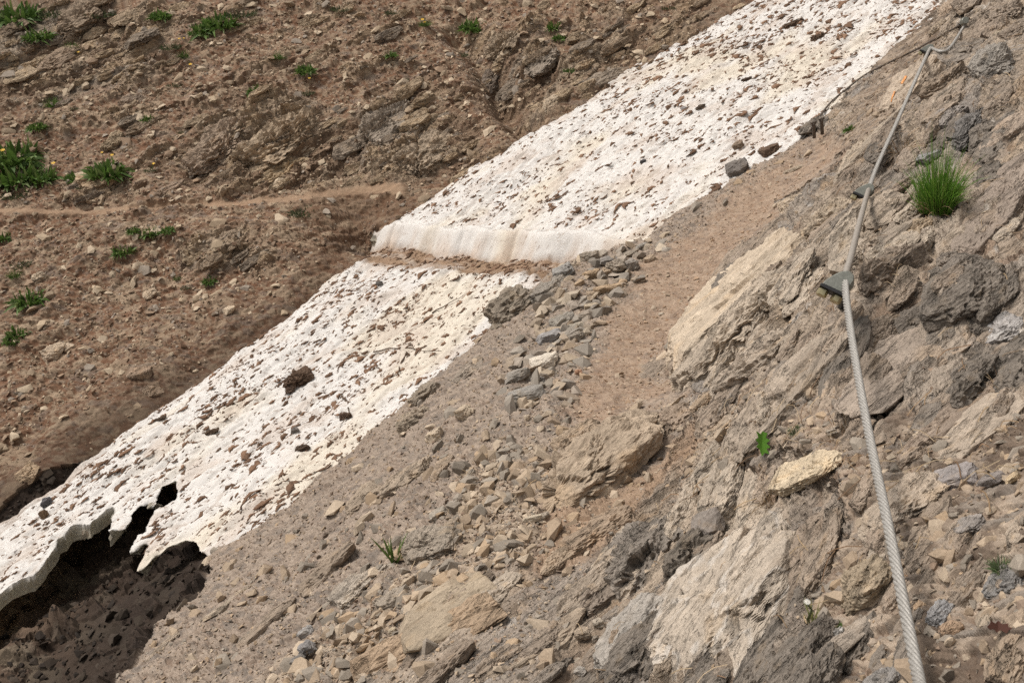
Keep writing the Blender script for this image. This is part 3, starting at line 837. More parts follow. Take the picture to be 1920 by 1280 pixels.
def rock_mesh(name, seed, L, W, H, sub, colr, strat=0.0, lam=0.03, rough=1.0, flat=0.0, vein=0.0, grain=1.0):
    """A split, worn block: a polytope softened at its edges, with bedding steps and grain."""
    r = np.random.default_rng(seed)
    D, F = ICO[sub]
    n = r.normal(size=(15, 3)); n[:, 2] *= 0.7; n /= np.linalg.norm(n, axis=1, keepdims=True)
    d = r.uniform(0.66, 1.0, 15)
    n = np.r_[n, [[1, .1, 0], [-1, 0, .15], [0, 1, .1], [.1, -1, 0], [.12 * r.normal(), .12 * r.normal(), 1], [0, 0, -1]]]
    d = np.r_[d, r.uniform(.8, .95, 4), 0.62 + 0.2 * (1 - flat), .9]
    k = np.maximum(D @ n.T, 0) / d
    p = 60.0
    rad = (k ** p).sum(1) ** (-1 / p)
    Vv = D * rad[:, None] * np.array([L, W, H]) / 2
    x, y, z = Vv.T
    s = max(L, W)
    o = seed * 3.7 % 50
    f = 1 / (0.30 * s)
    nz = fbm(x * f + o, (y + 0.6 * z) * f, seed, 4) + 0.7 * fbm((z + 0.5 * x) * f * 1.6 + o, (y - 0.4 * x) * f * 1.3, seed + 9, 4)
    nd = fbm(x * f * 4 + o, (y + z) * f * 6, seed + 5, 3)
    out = D * np.array([W / L, 1, 1]); out /= np.linalg.norm(out, axis=1, keepdims=True)
    m = min(W, H, L)
    amt = 0.055 * rough * m * nz + 0.022 * rough * m * nd
    if strat:
        b = y * 0.75 - z * 0.9 + 0.06 * s * nz + 0.015 * s * nd + 0.04 * x
        amt = amt + strat * m * (saw(b / lam, 0.85) - 0.5) * sstep(-0.5, 0.3, nz) + 0.35 * strat * m * (saw(b / lam / 0.37 + nd * .35, 0.8) - 0.5) * sstep(-0.1, 0.5, nd)
        f1_, a_, b_ = facet((x + 0.04 * s * nz) / (0.42 * s), (b + 0.02 * s * nd) / (0.16 * s), seed + 2, 0.5, 0.3)
        amt = amt + 0.13 * m * (f1_ - 0.5) * rough
    Vv = Vv + out * amt[:, None]
    c = np.empty((len(Vv), 3), np.float32); c[:] = colr
    c *= (1 + 0.16 * nz + 0.10 * nd)[:, None]
    c = mixc(c, 0.5 * sstep(0.25, 0.9, fbm(x * f * 1.3 + 9, (y + z) * f * 2.2, seed + 21, 4)), np.array(colr) * (0.70, 0.66, 0.62))
    c = mixc(c, 0.5 * sstep(0.3, 0.9, fbm(x * f * 1.1 - 9, (y - z) * f * 2.0, seed + 23, 4)), np.array(colr) * (1.12, 1.0, 0.83) + 0.02)
    if vein:
        c = mixc(c, vein * sstep(0.10, 0.02, np.abs(fbm(x * f * .8 + 3, (y + z) * f * 1.3, seed + 31, 3))), (0.6, 0.58, 0.55))
    return mesh_np(name, Vv, F, np.clip(c, .02, .8), False, None, grain)

def frame(u1, v1, u2, v2):
    A, nA, tA = gp(u1, v1); B, nB, tB = gp(u2, v2); M, nM, tM = gp((u1 + u2) / 2, (v1 + v2) / 2)
    ax = B - A
    if np.linalg.norm(ax) > 2.2 * np.hypot(u2 - u1, v2 - v1) * tM / FPX * 1.6:      # an end fell off an edge: stay in the surface
        ax = at(u2, v2, tM) - at(u1, v1, tM)
    Lw = np.linalg.norm(ax); ax = ax / Lw
    n = nM + 0.5 * (nA + nB); n -= ax * (n @ ax); n /= np.linalg.norm(n)
    bn = np.cross(n, ax)
    Mid = (A + B + 2 * M) / 4 if np.linalg.norm((A + B) / 2 - M) < 0.3 * Lw else M
    pc, pb = project((Mid)[None])[:2], project((Mid + 0.01 * bn)[None])[:2]
    ppm = math.hypot(pb[0][0] - pc[0][0], pb[1][0] - pc[1][0]) / 0.01
    return Mid, ax, bn, n, Lw, ppm, tM

def outcrop(name, seed, e, wpx, ht, proud, colr, label, cat='rock', sub=5, strat=0.10, lamf=0.09, rough=1.0, flat=0.5, vein=0.0, roll=0.0, grain=0.75):
    Mid, ax, bn, n, Lw, ppm, t = frame(*e)
    Wd = min(wpx / max(ppm, 1), 0.95 * Lw)
    Hh = ht * min(Wd, Lw)
    me = rock_mesh(name, seed, Lw * 1.08, Wd * 1.1, Hh, sub, colr, strat, lamf * Wd, rough, flat, vein, grain)
    o = link(name, me, M_rock)
    c_, s_ = math.cos(roll), math.sin(roll)
    b2, n2 = bn * c_ + n * s_, n * c_ - bn * s_
    cen = Mid + n * Hh * (proud - 0.5)
    o.matrix_world = Matrix(((ax[0], b2[0], n2[0], cen[0]), (ax[1], b2[1], n2[1], cen[1]), (ax[2], b2[2], n2[2], cen[2]), (0, 0, 0, 1)))
    return tag(o, label, cat)

BEIGE, CREAM, GREY, DARK, TAN, PALE, BROWN, BLUE, WHITE = (.35, .272, .198), (.48, .395, .30), (.285, .242, .195), (.155, .132, .108), (.36, .265, .175), (.40, .345, .285), (.24, .175, .125), (.285, .27, .262), (.60, .56, .51)
OUT = [
 # endpoints, width px, height/width, proud, colour, label, extra
 ('rock_rib', (1022,968,1248,782), 122, .9, .60, (.37,.295,.22), 'big ridge-backed brown rock standing out of the rubble beside the trail', dict(sub=6, roll=.30, rough=1.2, strat=.05, lamf=.2, grain=.3)),
 ('rock', (1045,848,1122,800), 50, .8, .45, BEIGE, 'squared brown block just above the big ridge-backed rock', dict(roll=.2)),
 ('rock', (1238,815,1300,755), 44, .7, .40, (.30,.235,.18), 'brown rock lying against the upper end of the big ridge-backed rock', {}),
 ('rock', (1300,770,1335,728), 30, .7, .40, BEIGE, 'small brown rock where the trail dirt meets the pale slab', {}),
 ('rock_block', (742,1040,880,1008), 62, .75, .52, GREY, 'flat-topped block with a dark front face beside the thin green grass', dict(rough=.7, flat=.9, roll=.25)),
 ('rock_rib', (1055,1040,1190,950), 42, .8, .42, (.34,.26,.19), 'low brown rib of rock below the big ridge-backed rock', dict(roll=.3)),
 ('rock_rib', (1010,1085,1075,1020), 30, .7, .42, BEIGE, 'short brown rib sloping down from the low rock rib to the rubble', dict(roll=.3)),
 ('rock_slab', (745,1215,935,1090), 76, .42, .55, (.325,.265,.195), 'smooth yellowish slab with a thin crack across it', dict(rough=.5, flat=.95, strat=.03, grain=.25)),
 ('rock_rib', (640,1300,950,1120), 46, .6, .40, (.35,.26,.18), 'long narrow brown rib running along the lower side of the smooth slab', dict(roll=.4)),
 ('rock', (632,1150,715,1055), 42, .7, .42, PALE, 'pale pointed slab edging the grey scree above the small rubble heap', dict(flat=.8)),
 ('rock', (705,1130,775,1120), 62, .6, .45, GREY, 'pale grey broken block between the pointed slab and the rubble', {}),
 ('rock', (745,1250,800,1165), 56, .6, .42, BEIGE, 'light brown rock at the left end of the smooth yellowish slab', {}),
 ('rock', (1075,1150,1165,1070), 66, .75, .40, (.25,.205,.165), 'brown streaked boulder beside the folded grey rock', dict(roll=.3)),
 ('folded_rock', (1150,1150,1285,955), 105, .8, .40, (.225,.195,.165), 'dark folded grey rock with deep cracks under the oval stone', dict(sub=6, strat=.12, rough=1.5, roll=.3)),
 ('rock', (1118,1262,1235,1120), 84, .6, .40, (.33,.30,.265), 'light grey smooth-faced rock below the dark folded rock', dict(rough=.7)),
 ('rock', (1240,1110,1330,985), 60, .8, .36, DARK, 'blackish jagged rock between the folded rock and the big pale slab', dict(strat=.1, rough=1.5, roll=.4)),
 ('oval_stone', (1322,1018,1336,952), 48, .7, .62, (.23,.20,.175), 'smooth oval grey-brown stone wedged upright above the blackish rock', dict(sub=4, strat=0, rough=.5, flat=.2, grain=.15)),
 ('bedrock_slab', (1225,1290,1480,940), 200, .22, .40, (.41,.35,.285), 'broad pale bedrock slab sloping down to the bottom edge', dict(sub=6, strat=.10, rough=1.2, flat=.9, vein=.35)),
 ('boulder', (1452,915,1575,862), 72, .55, .50, (.52,.43,.31), 'cream-coloured flat boulder left of the cable', dict(rough=.8, flat=.8, grain=.4)),
 ('flat_stone', (1730,915,1835,895), 40, .6, .6, (.27,.245,.235), 'flat blue-grey stone lying in the debris right of the cable', dict(sub=4, flat=.9, strat=.05, grain=.4)),
 ('flat_stone', (1835,905,1880,890), 26, .6, .6, (.22,.195,.18), 'small dark flat stone touching the flat blue-grey stone', dict(sub=4, flat=.9, strat=.05, grain=.4)),
 ('rock', (1580,1140,1668,1065), 60, .8, .48, (.31,.25,.18), 'brown rock with a flat split face left of the lower cable', dict(sub=5, rough=.7)),
 ('rock', (1515,1215,1590,1190), 48, .7, .5, (.25,.235,.215), 'grey rock with a white chipped corner near the bottom of the cable', dict(vein=.5)),
 ('bedrock_slab', (1625,760,1905,470), 200, .28, .46, (.315,.26,.212), 'large brown bedrock slab right of the cable clamps', dict(sub=6, strat=.08, flat=.9, rough=1.1)),
 ('bedrock_slab', (1680,860,1900,690), 70, .40, .42, (.27,.215,.17), 'long dark brown slab under the large bedrock slab', dict(sub=6, strat=.14)),
 ('bedrock_slab', (1735,870,1930,740), 90, .35, .42, (.355,.295,.235), 'light brown slab with a rounded stain at the right edge', dict(sub=5, strat=.08, flat=.8)),
 ('bedrock_slab', (1232,692,1540,425), 84, .32, .42, (.47,.39,.30), 'long smooth cream slab bordering the trail', dict(sub=6, strat=.07, flat=.9, rough=.7, grain=.32)),
 ('bedrock_slab', (1255,735,1560,455), 40, .5, .44, (.40,.335,.265), 'cracked rib of rock running parallel to the cream slab', dict(sub=6, strat=.16)),
 ('bedrock_slab', (1330,760,1575,560), 62, .45, .40, (.36,.30,.24), 'rough brown strip of bedrock left of the lowest clamp', dict(sub=6, strat=.16, rough=1.3)),
 ('boulder', (1465,392,1545,365), 50, .6, .45, (.44,.36,.275), 'rounded pale boulder where the trail passes the rock', dict(rough=.6, strat=.03, grain=.3)),
 ('rock', (1500,455,1600,370), 56, .6, .40, (.38,.31,.235), 'pale rock shelf below the small green tuft', {}),
 ('rock', (1575,330,1635,250), 56, .7, .42, (.37,.305,.235), 'pale lumpy rock between the trail top and the cable', {}),
 ('painted_rock', (1668,232,1735,115), 62, .7, .42, (.42,.345,.27), 'tall pale rock with orange paint along its edge under the cable', dict(sub=5, flat=.8, rough=.8, strat=.04, grain=.4)),
 ('rock', (1728,185,1790,130), 60, .7, .40, (.26,.205,.155), 'brown knobbly rock right of the paint-marked rock', dict(rough=1.5)),
 ('rock', (1742,255,1800,195), 52, .7, .42, (.27,.24,.215), 'grey-brown broken rock above the bushy green tuft', dict(rough=1.4)),
 ('rock', (1838,165,1885,90), 60, .75, .48, (.275,.25,.22), 'upright grey rock with a pointed top near the upper right corner', dict(sub=5, rough=.8)),
 ('rock', (1795,265,1845,200), 50, .8, .45, (.185,.172,.16), 'dark shattered rock beneath the upright grey rock', dict(strat=.2, rough=1.5)),
 ('rock', (1690,310,1765,292), 36, .8, .5, (.235,.225,.215), 'dark grey stone with a white patch above the green tuft', dict(sub=4, vein=.6)),
 ('rock', (1840,300,1925,215), 70, .6, .40, (.33,.265,.21), 'brown slab leaning at the right edge below the upright grey rock', {}),
 ('bedrock_slab', (1810,470,1935,290), 120, .4, .38, (.275,.225,.185), 'broad grey-brown bedrock face right of the green tuft', dict(sub=6, strat=.1, flat=.8)),
 ('rock', (1640,440,1700,370), 46, .7, .40, (.25,.2,.155), 'brown rock below the middle clamp', {}),
 ('rock', (1690,455,1745,410), 44, .7, .42, (.36,.285,.205), 'tan rock under the hanging grass of the green tuft', {}),
 ('white_stone', (1655,475,1695,450), 24, .8, .55, (.55,.54,.53), 'small white quartz stone right of the sleeve of the cable', dict(sub=4, strat=0)),
 ('rock', (1830,650,1935,590), 54, .6, .45, (.33,.31,.295), 'grey and white layered stone at the right edge beside the large slab', dict(vein=.5, flat=.7)),
 ('rock', (1765,40,1795,-15), 40, .8, .45, (.36,.28,.21), 'tall rock with an orange mark at the top edge by the snow', {}),
 ('rock', (1745,62,1775,40), 26, .8, .5, (.38,.31,.235), 'squarish tan stone above the highest clamp', dict(sub=4)),
 ('rock', (1850,40,1915,10), 44, .7, .45, (.30,.245,.195), 'layered brown rock at the top right corner', {}),
 ('rock', (1870,70,1920,45), 34, .7, .45, (.36,.30,.225), 'pale tan stone under the layered brown rock', {}),
 ('rock_outcrop', (912,608,1010,545), 44, .7, .45, (.25,.21,.165), 'rounded grey-brown outcrop at the edge of the lower snow', dict(rough=1.1)),
 ('rock_outcrop', (990,570,1070,512), 38, .7, .45, (.27,.24,.205), 'upper continuation of the rounded outcrop reaching the wall stones', {}),
 ('rock_outcrop', (745,815,800,770), 50, .7, .42, (.31,.255,.195), 'brown outcrop with a dark cleft touching the snow edge', {}),
 ('rock_outcrop', (772,760,812,720), 40, .7, .42, (.275,.23,.18), 'small outcrop above the cleft outcrop on the snow edge', {}),
 ('rock_outcrop', (705,925,800,872), 54, .5, .42, (.34,.275,.21), 'dusty rounded outcrop in the grey scree near the lower snow', {}),
 ('rock_outcrop', (806,905,850,850), 34, .7, .42, (.30,.235,.175), 'knobbly brown outcrop above the rubble chute', {}),
 ('rock_outcrop', (600,1000,650,975), 34, .5, .35, (.22,.175,.14), 'dark weathered ledge in the grey scree', {}),
 ('rock_outcrop', (380,1165,470,1095), 20, .5, .35, (.35,.29,.225), 'thin pale ledge near the edge of the dark hollow', {}),
 ('rock_outcrop', (270,1240,345,1175), 22, .5, .35, (.32,.26,.20), 'pale ledge on the lip above the dark hollow', {}),
 ('rock', (1620,1330,1690,1270), 60, .6, .4, (.23,.215,.20), 'grey stone cut by the bottom edge left of the cable', {}),
 ('rock', (1845,775+340,1925,1080), 70, .7, .4, (.20,.19,.18), 'dark grey stones bank at the right edge above the dead leaf', {}),
 ('rock', (1870,1290,1935,1150), 60, .8, .45, (.30,.235,.175), 'upright brown rock at the bottom right corner', {}),
 ('rock', (1735,1165,1790,1140), 40, .7, .55, (.27,.265,.265), 'layered blue-grey stone right of the lower cable', dict(sub=4)),
 ('rock', (1765,1195,1805,1170), 36, .8, .6, (.36,.255,.175), 'reddish brown cube-shaped stone right of the lower cable', dict(sub=4, strat=0)),
 ('rock', (1838,1185,1850,1135), 30, .7, .6, (.31,.255,.195), 'upright tan flake beside the layered blue-grey stone', dict(sub=4)),
 ('flat_stone', (1780,1000,1850,975), 32, .5, .6, (.25,.225,.205), 'dark flat stone sticking out of the debris above the layered stones', dict(sub=4, flat=.9)),
 ('bedrock_slab', (1345,890,1590,615), 66, .40, .40, (.33,.275,.22), 'long grey-brown bedrock rib running up towards the lowest clamp from the green leaf', dict(sub=6, strat=.10, flat=.9, grain=.6)),
 ('bedrock_slab', (1640,470,1800,325), 64, .40, .42, (.30,.25,.20), 'sloping bedrock rib between the middle clamp and the broad bedrock face', dict(strat=.10, flat=.9, grain=.6)),
 ('bedrock_slab', (1560,345,1690,205), 46, .45, .42, (.34,.285,.225), 'pale bedrock rib left of the cable above the lumpy rock', dict(strat=.10, flat=.9, grain=.6)),
 ('bedrock_slab', (900,1310,1110,1130), 56, .45, .42, (.31,.25,.19), 'brown bedrock rib climbing from the bottom edge to the streaked boulder', dict(strat=.10, flat=.9, grain=.7)),
 ('bedrock_slab', (1480,1330,1640,1130), 60, .40, .40, (.29,.245,.20), 'grey-brown bedrock rib right of the broad pale slab at the bottom', dict(strat=.10, flat=.9, grain=.7)),
 ('rock_ledge', (440,1215,560,1110), 26, .5, .42, (.30,.24,.185), 'low pale ledge in the middle of the grey scree', dict(grain=.6)),
 ('rock_ledge', (560,1110,660,1020), 24, .5, .42, (.27,.215,.165), 'low brown ledge in the grey scree below the weathered ledge', dict(grain=.6)),
 ('rock_ledge', (640,960,720,900), 26, .5, .42, (.31,.25,.19), 'small ledge left of the dusty rounded outcrop', dict(grain=.6)),
 ('rock_ledge', (850,720,905,670), 24, .5, .42, (.28,.235,.19), 'small ledge in the scree halfway between the snow and the layered grey stone', dict(grain=.6)),
 # far slope
 ('rock', (145,352,218,335), 30, .7, .5, (.34,.25,.165), 'flat beige boulder overhanging the left part of the footpath', dict(rough=.8)),
 ('rock', (160,378,212,362), 20, .7, .45, (.31,.23,.155), 'beige block under the flat boulder by the footpath', {}),
 ('rock', (72,135,148,88), 36, .6, .45, (.235,.175,.125), 'slanting brown slab below the grass in the upper left', dict(flat=.8)),
 ('rock', (110,60,185,15), 44, .6, .42, (.21,.16,.115), 'dark layered outcrop at the top left beside green plants', dict(strat=.2, rough=1.4)),
 ('rock', (190,282,238,255), 30, .7, .48, (.24,.185,.125), 'brown boulder casting shade above the yellow flowers', {}),
 ('rock', (232,200,282,168), 34, .7, .42, (.21,.16,.12), 'dark cleft rock in the middle of the upper left slope', dict(rough=1.4)),
 ('rock', (300,368,345,335), 26, .6, .42, (.25,.185,.135), 'brown slab with a pale top edge just above the footpath', dict(flat=.8)),
 ('folded_rock', (350,330,460,215), 80, .5, .36, (.25,.19,.14), 'slanting layered bedrock left of the folded rock face', dict(sub=6, strat=.25, rough=1.3)),
 ('folded_rock', (420,320,600,215), 90, .5, .36, (.285,.22,.155), 'folded light brown rock face above the footpath', dict(sub=6, strat=.25, rough=1.5)),
 ('folded_rock', (480,345,580,295), 50, .5, .38, (.30,.225,.145), 'yellowish rock foot at the bottom of the folded face', dict(sub=5, strat=.25, rough=1.3)),
 ('folded_rock', (670,275,770,195), 76, .55, .40, (.235,.195,.155), 'grey bulging fold of layered rock between footpath and snow', dict(sub=6, strat=.22, rough=1.4)),
 ('folded_rock', (740,315,850,255), 70, .5, .38, (.26,.205,.15), 'blocky brown bedrock right of the grey fold', dict(sub=6, strat=.2, rough=1.5)),
 ('rock', (915,115,970,55), 40, .7, .42, (.25,.195,.14), 'pointed brown rock at the head of the small gully', dict(strat=.2, rough=1.4)),
 ('rock', (985,140,1040,85), 46, .6, .40, (.24,.20,.16), 'grey-brown layered rock right of the small gully', dict(strat=.22, rough=1.4)),
 ('rock', (900,170,945,128), 36, .7, .40, (.15,.12,.095), 'dark crumbling rock in the bed of the small gully', dict(rough=1.5)),
 ('rock', (1085,170,1180,125), 30, .6, .42, (.225,.185,.145), 'long grey rock lying along the edge of the upper snow', {}),
 ('rock', (1020,212,1045,182), 22, .8, .5, (.33,.265,.195), 'pale pointed stone beside the upper snow edge', dict(sub=4)),
 ('rock', (365,478,450,438), 30, .5, .4, (.26,.20,.145), 'layered outcrop in the scree below the footpath', dict(strat=.22)),
 ('rock', (78,672,122,652), 22, .7, .6, (.36,.285,.21), 'largest pale stone lying on the lower far slope', dict(sub=4, flat=.8)),
 ('rock', (120,658,142,648), 14, .8, .6, (.37,.295,.22), 'small tan stone touching the largest pale stone of the far slope', dict(sub=4, strat=0)),
 ('rock', (422,590,440,576), 17, .8, .6, (.40,.32,.235), 'pale triangular stone above the middle of the snow edge', dict(sub=4, strat=0)),
 ('rock', (265,558,295,547), 14, .7, .6, (.37,.29,.21), 'flat pale stone in the middle of the far scree', dict(sub=4, flat=.9)),
 ('rock', (240,705,285,690), 26, .6, .42, (.24,.175,.125), 'half-buried brown rock near the lower snow edge', {}),
 ('rock', (265,740,305,725), 22, .6, .42, (.21,.155,.11), 'dark half-buried rock just above the lower snow edge', {}),
 ('rock', (30,905,75,870), 26, .6, .5, (.29,.215,.145), 'rounded tan rock at the left end of the snow', {}),
 ('rock', (55,530,85,515), 18, .7, .55, (.33,.265,.195), 'pale stone among the grass tufts at the left edge', dict(sub=4)),
]
for i, (nm, e, w, ht, pr, colr, lab, kw) in enumerate(OUT):
    if kind.ravel()[PM.at((e[0] + e[2]) / 2, (e[1] + e[3]) / 2)] == 2: colr = tuple(c * 1.28 for c in colr)      # the far rock is a paler band
    o = outcrop(nm, 500 + 13 * i, e, w, ht, pr, colr, lab, 'stone' if 'stone' in nm else ('boulder' if nm == 'boulder' else 'rock'), **kw)
    if nm == 'painted_rock': PAINTED = o
    if lab.startswith('tall rock with an orange'): PAINTED2 = o

# broken plates of the bedrock itself, long side along the bedding: parts of the two slopes
PLV = [rock_mesh('plate_shape', 3000 + i, 1.0, rng.uniform(.28, .48), rng.uniform(.12, .24), 5, (.5, .5, .5), .14, .045, 1.2, .8) for i in range(14)]
for me_ in PLV: me_.materials.append(M_plate)
Uf, Vf = PM.u, PM.v
kflat = kind.ravel()
def region(poly, soft=20):
    return sstep(-soft, soft, inpoly(Uf.astype(np.float32), Vf.astype(np.float32), poly))
inview = (Uf > -150) & (Uf < 2070) & (Vf > -120) & (Vf < 1420)
def plates(parent, mask, n, strike, lo, mean, hi, pal, roll_m, roll_s, proud):
    w = ar * mask * PM.seen / np.maximum(PM.d, .5) ** 2
    c = np.cumsum(w); k = np.searchsorted(c, rng.uniform(0, c[-1], n))
    for i in k:
        t = PM.d[i]; Lw = float(np.clip(rng.lognormal(math.log(mean), .45), lo, hi)) * t / FPX
        n0 = NBf[i].astype(float)
        ax = np.array(strike) + rng.normal(size=3) * .075; ax -= n0 * (ax @ n0); ax /= np.linalg.norm(ax)
        bn = np.cross(n0, ax); ro = rng.normal(roll_m, roll_s)
        b2, n2 = bn * math.cos(ro) + n0 * math.sin(ro), n0 * math.cos(ro) - bn * math.sin(ro)
        sc_ = Lw * rng.uniform(.9, 1.1), Lw * rng.uniform(.7, 1.25), Lw * rng.uniform(.7, 1.4)
        o = bpy.data.objects.new('rock_plate', PLV[rng.integers(len(PLV))]); C.objects.link(o)
        cen = Pf[i] + n0 * Lw * rng.uniform(*proud)
        o.matrix_world = Matrix(((ax[0] * sc_[0], b2[0] * sc_[1], n2[0] * sc_[2], cen[0]), (ax[1] * sc_[0], b2[1] * sc_[1], n2[1] * sc_[2], cen[1]), (ax[2] * sc_[0], b2[2] * sc_[1], n2[2] * sc_[2], cen[2]), (0, 0, 0, 1)))
        wv = float(perlin(np.array([Pf[i, 0] * 1.3]), np.array([Pf[i, 1] * 1.3 + Pf[i, 2]]), 888)[0]) + rng.normal() * .16
        cc = np.array(pal[int(np.clip((wv + .5) * len(pal), 0, len(pal) - 1))]) * rng.uniform(.9, 1.1) * 2
        o.color = (*cc, 1); o.parent = parent
PALP = [(.18, .155, .13), (.225, .192, .16), (.265, .215, .17), (.285, .228, .178), (.31, .25, .195), (.345, .285, .225), (.385, .325, .26)]
PALQ = [(.23, .185, .142), (.27, .205, .145), (.31, .235, .16), (.345, .26, .175), (.39, .30, .205)]
mrock = (region(ROCKY) * (1 - .75 * np.maximum.reduce([region(p) for p in POCKETS])) + .35 * region(LEDGES) * (1 - region(CHANNEL)) * (1 - region(RUBBLE))) * (kflat == 0) * inview * (1 - region(TRAIL))
for (u_, v_, r_) in ((1515, 890, 95), (1330, 985, 55), (1575, 540, 60), (1620, 365, 40), (1700, 170, 60), (1800, 905, 60), (1625, 1100, 60), (1448, 842, 45), (1762, 360, 60), (1140, 870, 130), (1860, 130, 50), (1745, 95, 45), (1250, 1060, 70)):
    mrock = mrock * sstep(r_ * .75, r_ * 1.2, np.hypot(Uf - u_, Vf - v_))
plates(O_near, mrock, 295, (.68, .72, .15), 45, 130, 260, PALP, .20, .16, (-.05, .035))
mfr = np.zeros_like(Uf)
for p in FROCK: mfr = np.maximum(mfr, region(p, 25))
mfr = (mfr + .16 * (Vf < 350)) * (kflat == 2) * inview
plates(O_far, mfr, 290, (.77, .525, .365), 16, 38, 110, PALQ, .25, .25, (-.05, .06))

# convex hulls of a few points: sharp-edged loose stones that share their mesh data
def hull(seed, n, dims):
    r = np.random.default_rng(seed)
    p = r.normal(size=(n, 3)); p /= np.linalg.norm(p, axis=1, keepdims=True); p *= r.uniform(.82, 1, (n, 1))
    p = np.clip(p, -0.86, 0.86) * np.array(dims)
    bm = bmesh.new()
    for q in p: bm.verts.new(q)
    res = bmesh.ops.convex_hull(bm, input=bm.verts[:])
    bmesh.ops.delete(bm, geom=[g for g in res['geom_interior'] if isinstance(g, bmesh.types.BMVert)], context='VERTS')
    bmesh.ops.triangulate(bm, faces=bm.faces[:])
    bmesh.ops.recalc_face_normals(bm, faces=bm.faces[:])
    bm.verts.index_update()
    v = np.array([x.co[:] for x in bm.verts]); f = np.array([[q.index for q in g.verts] for g in bm.faces])
    bm.free()
    return v, f
HB = [hull(900 + i, 13, (1, .78, .55)) for i in range(9)] + [hull(930 + i, 12, (1, .7, .32)) for i in range(7)]
HBM = [mesh_np('stone_shape', v, f, None, False) for v, f in HB]
HS = [hull(960 + i, 8, (1, .72, .36)) for i in range(8)]

def basis(n, rs, tilt=0.3):
    n = n + rs.normal(size=3) * tilt; n /= np.linalg.norm(n)
    t = np.cross(n, rs.normal(size=3)); t /= np.linalg.norm(t)
    return t, np.cross(n, t), n

def put_stone(name, P_, n_, size, colr, label, cat, group=None, tilt=0.3, sink=0.25, flat=False, mesh=None, rs=rng):
    k = rs.integers(9, 16) if flat else rs.integers(0, 16)
    me = HBM[k] if mesh is None else mesh
    o = bpy.data.objects.new(name, me); C.objects.link(o)
    if not me.materials: me.materials.append(M_stone)
    t, b, n = basis(n_, rs, tilt)
    s = size / 1.72
    cen = P_ + n_ * s * (0.30 - sink) 
    sc_ = s * rs.uniform(.85, 1.15, 3)
    o.matrix_world = Matrix(((t[0] * sc_[0], b[0] * sc_[1], n[0] * sc_[2], cen[0]), (t[1] * sc_[0], b[1] * sc_[1], n[1] * sc_[2], cen[1]), (t[2] * sc_[0], b[2] * sc_[1], n[2] * sc_[2], cen[2]), (0, 0, 0, 1)))
    cc = np.clip(np.array(colr) * rs.uniform(.86, 1.14), .02, .8)
    o.color = (*cc, 1)
    return tag(o, label, cat, group)

def piece(name, u, v, w, h, colr, label, cat='stone', sub=4, seed=0, ang=0.0, proud=0.65, on=None, rough=.8, strat=.08):
    """One remarkable loose stone, w x h pixels in the photograph, lying on the ground (or the snow)."""
    if on is None: P_, n_, t = gp(u, v)
    else:
        k = SM.at(u, v); P_, n_, t = PSf[k].astype(float), np.array([-SA, -SB, 1.0]) / 1.098, float(SM.d[k])
    Lw = w * t / FPX; Hh = h * t / FPX
    right = np.array([math.cos(ang), 0.25 * math.sin(ang), math.sin(ang)])
    ax = right - n_ * (right @ n_); ax /= np.linalg.norm(ax)
    bn = np.cross(n_, ax)
    me = rock_mesh(name, 2000 + seed, Lw * 1.05, min(Lw * .8, Hh * 1.2), Hh * .9, sub, colr, strat, .2 * Hh, rough, .6, 0, .25)
    o = link(name, me, M_rock)
    cen = P_ + n_ * Hh * .9 * (proud - .5)
    o.matrix_world = Matrix(((ax[0], bn[0], n_[0], cen[0]), (ax[1], bn[1], n_[1], cen[1]), (ax[2], bn[2], n_[2], cen[2]), (0, 0, 0, 1)))
    return tag(o, label, cat, 'stones lined up along the trail edge' if cat == 'wall stone' else None)

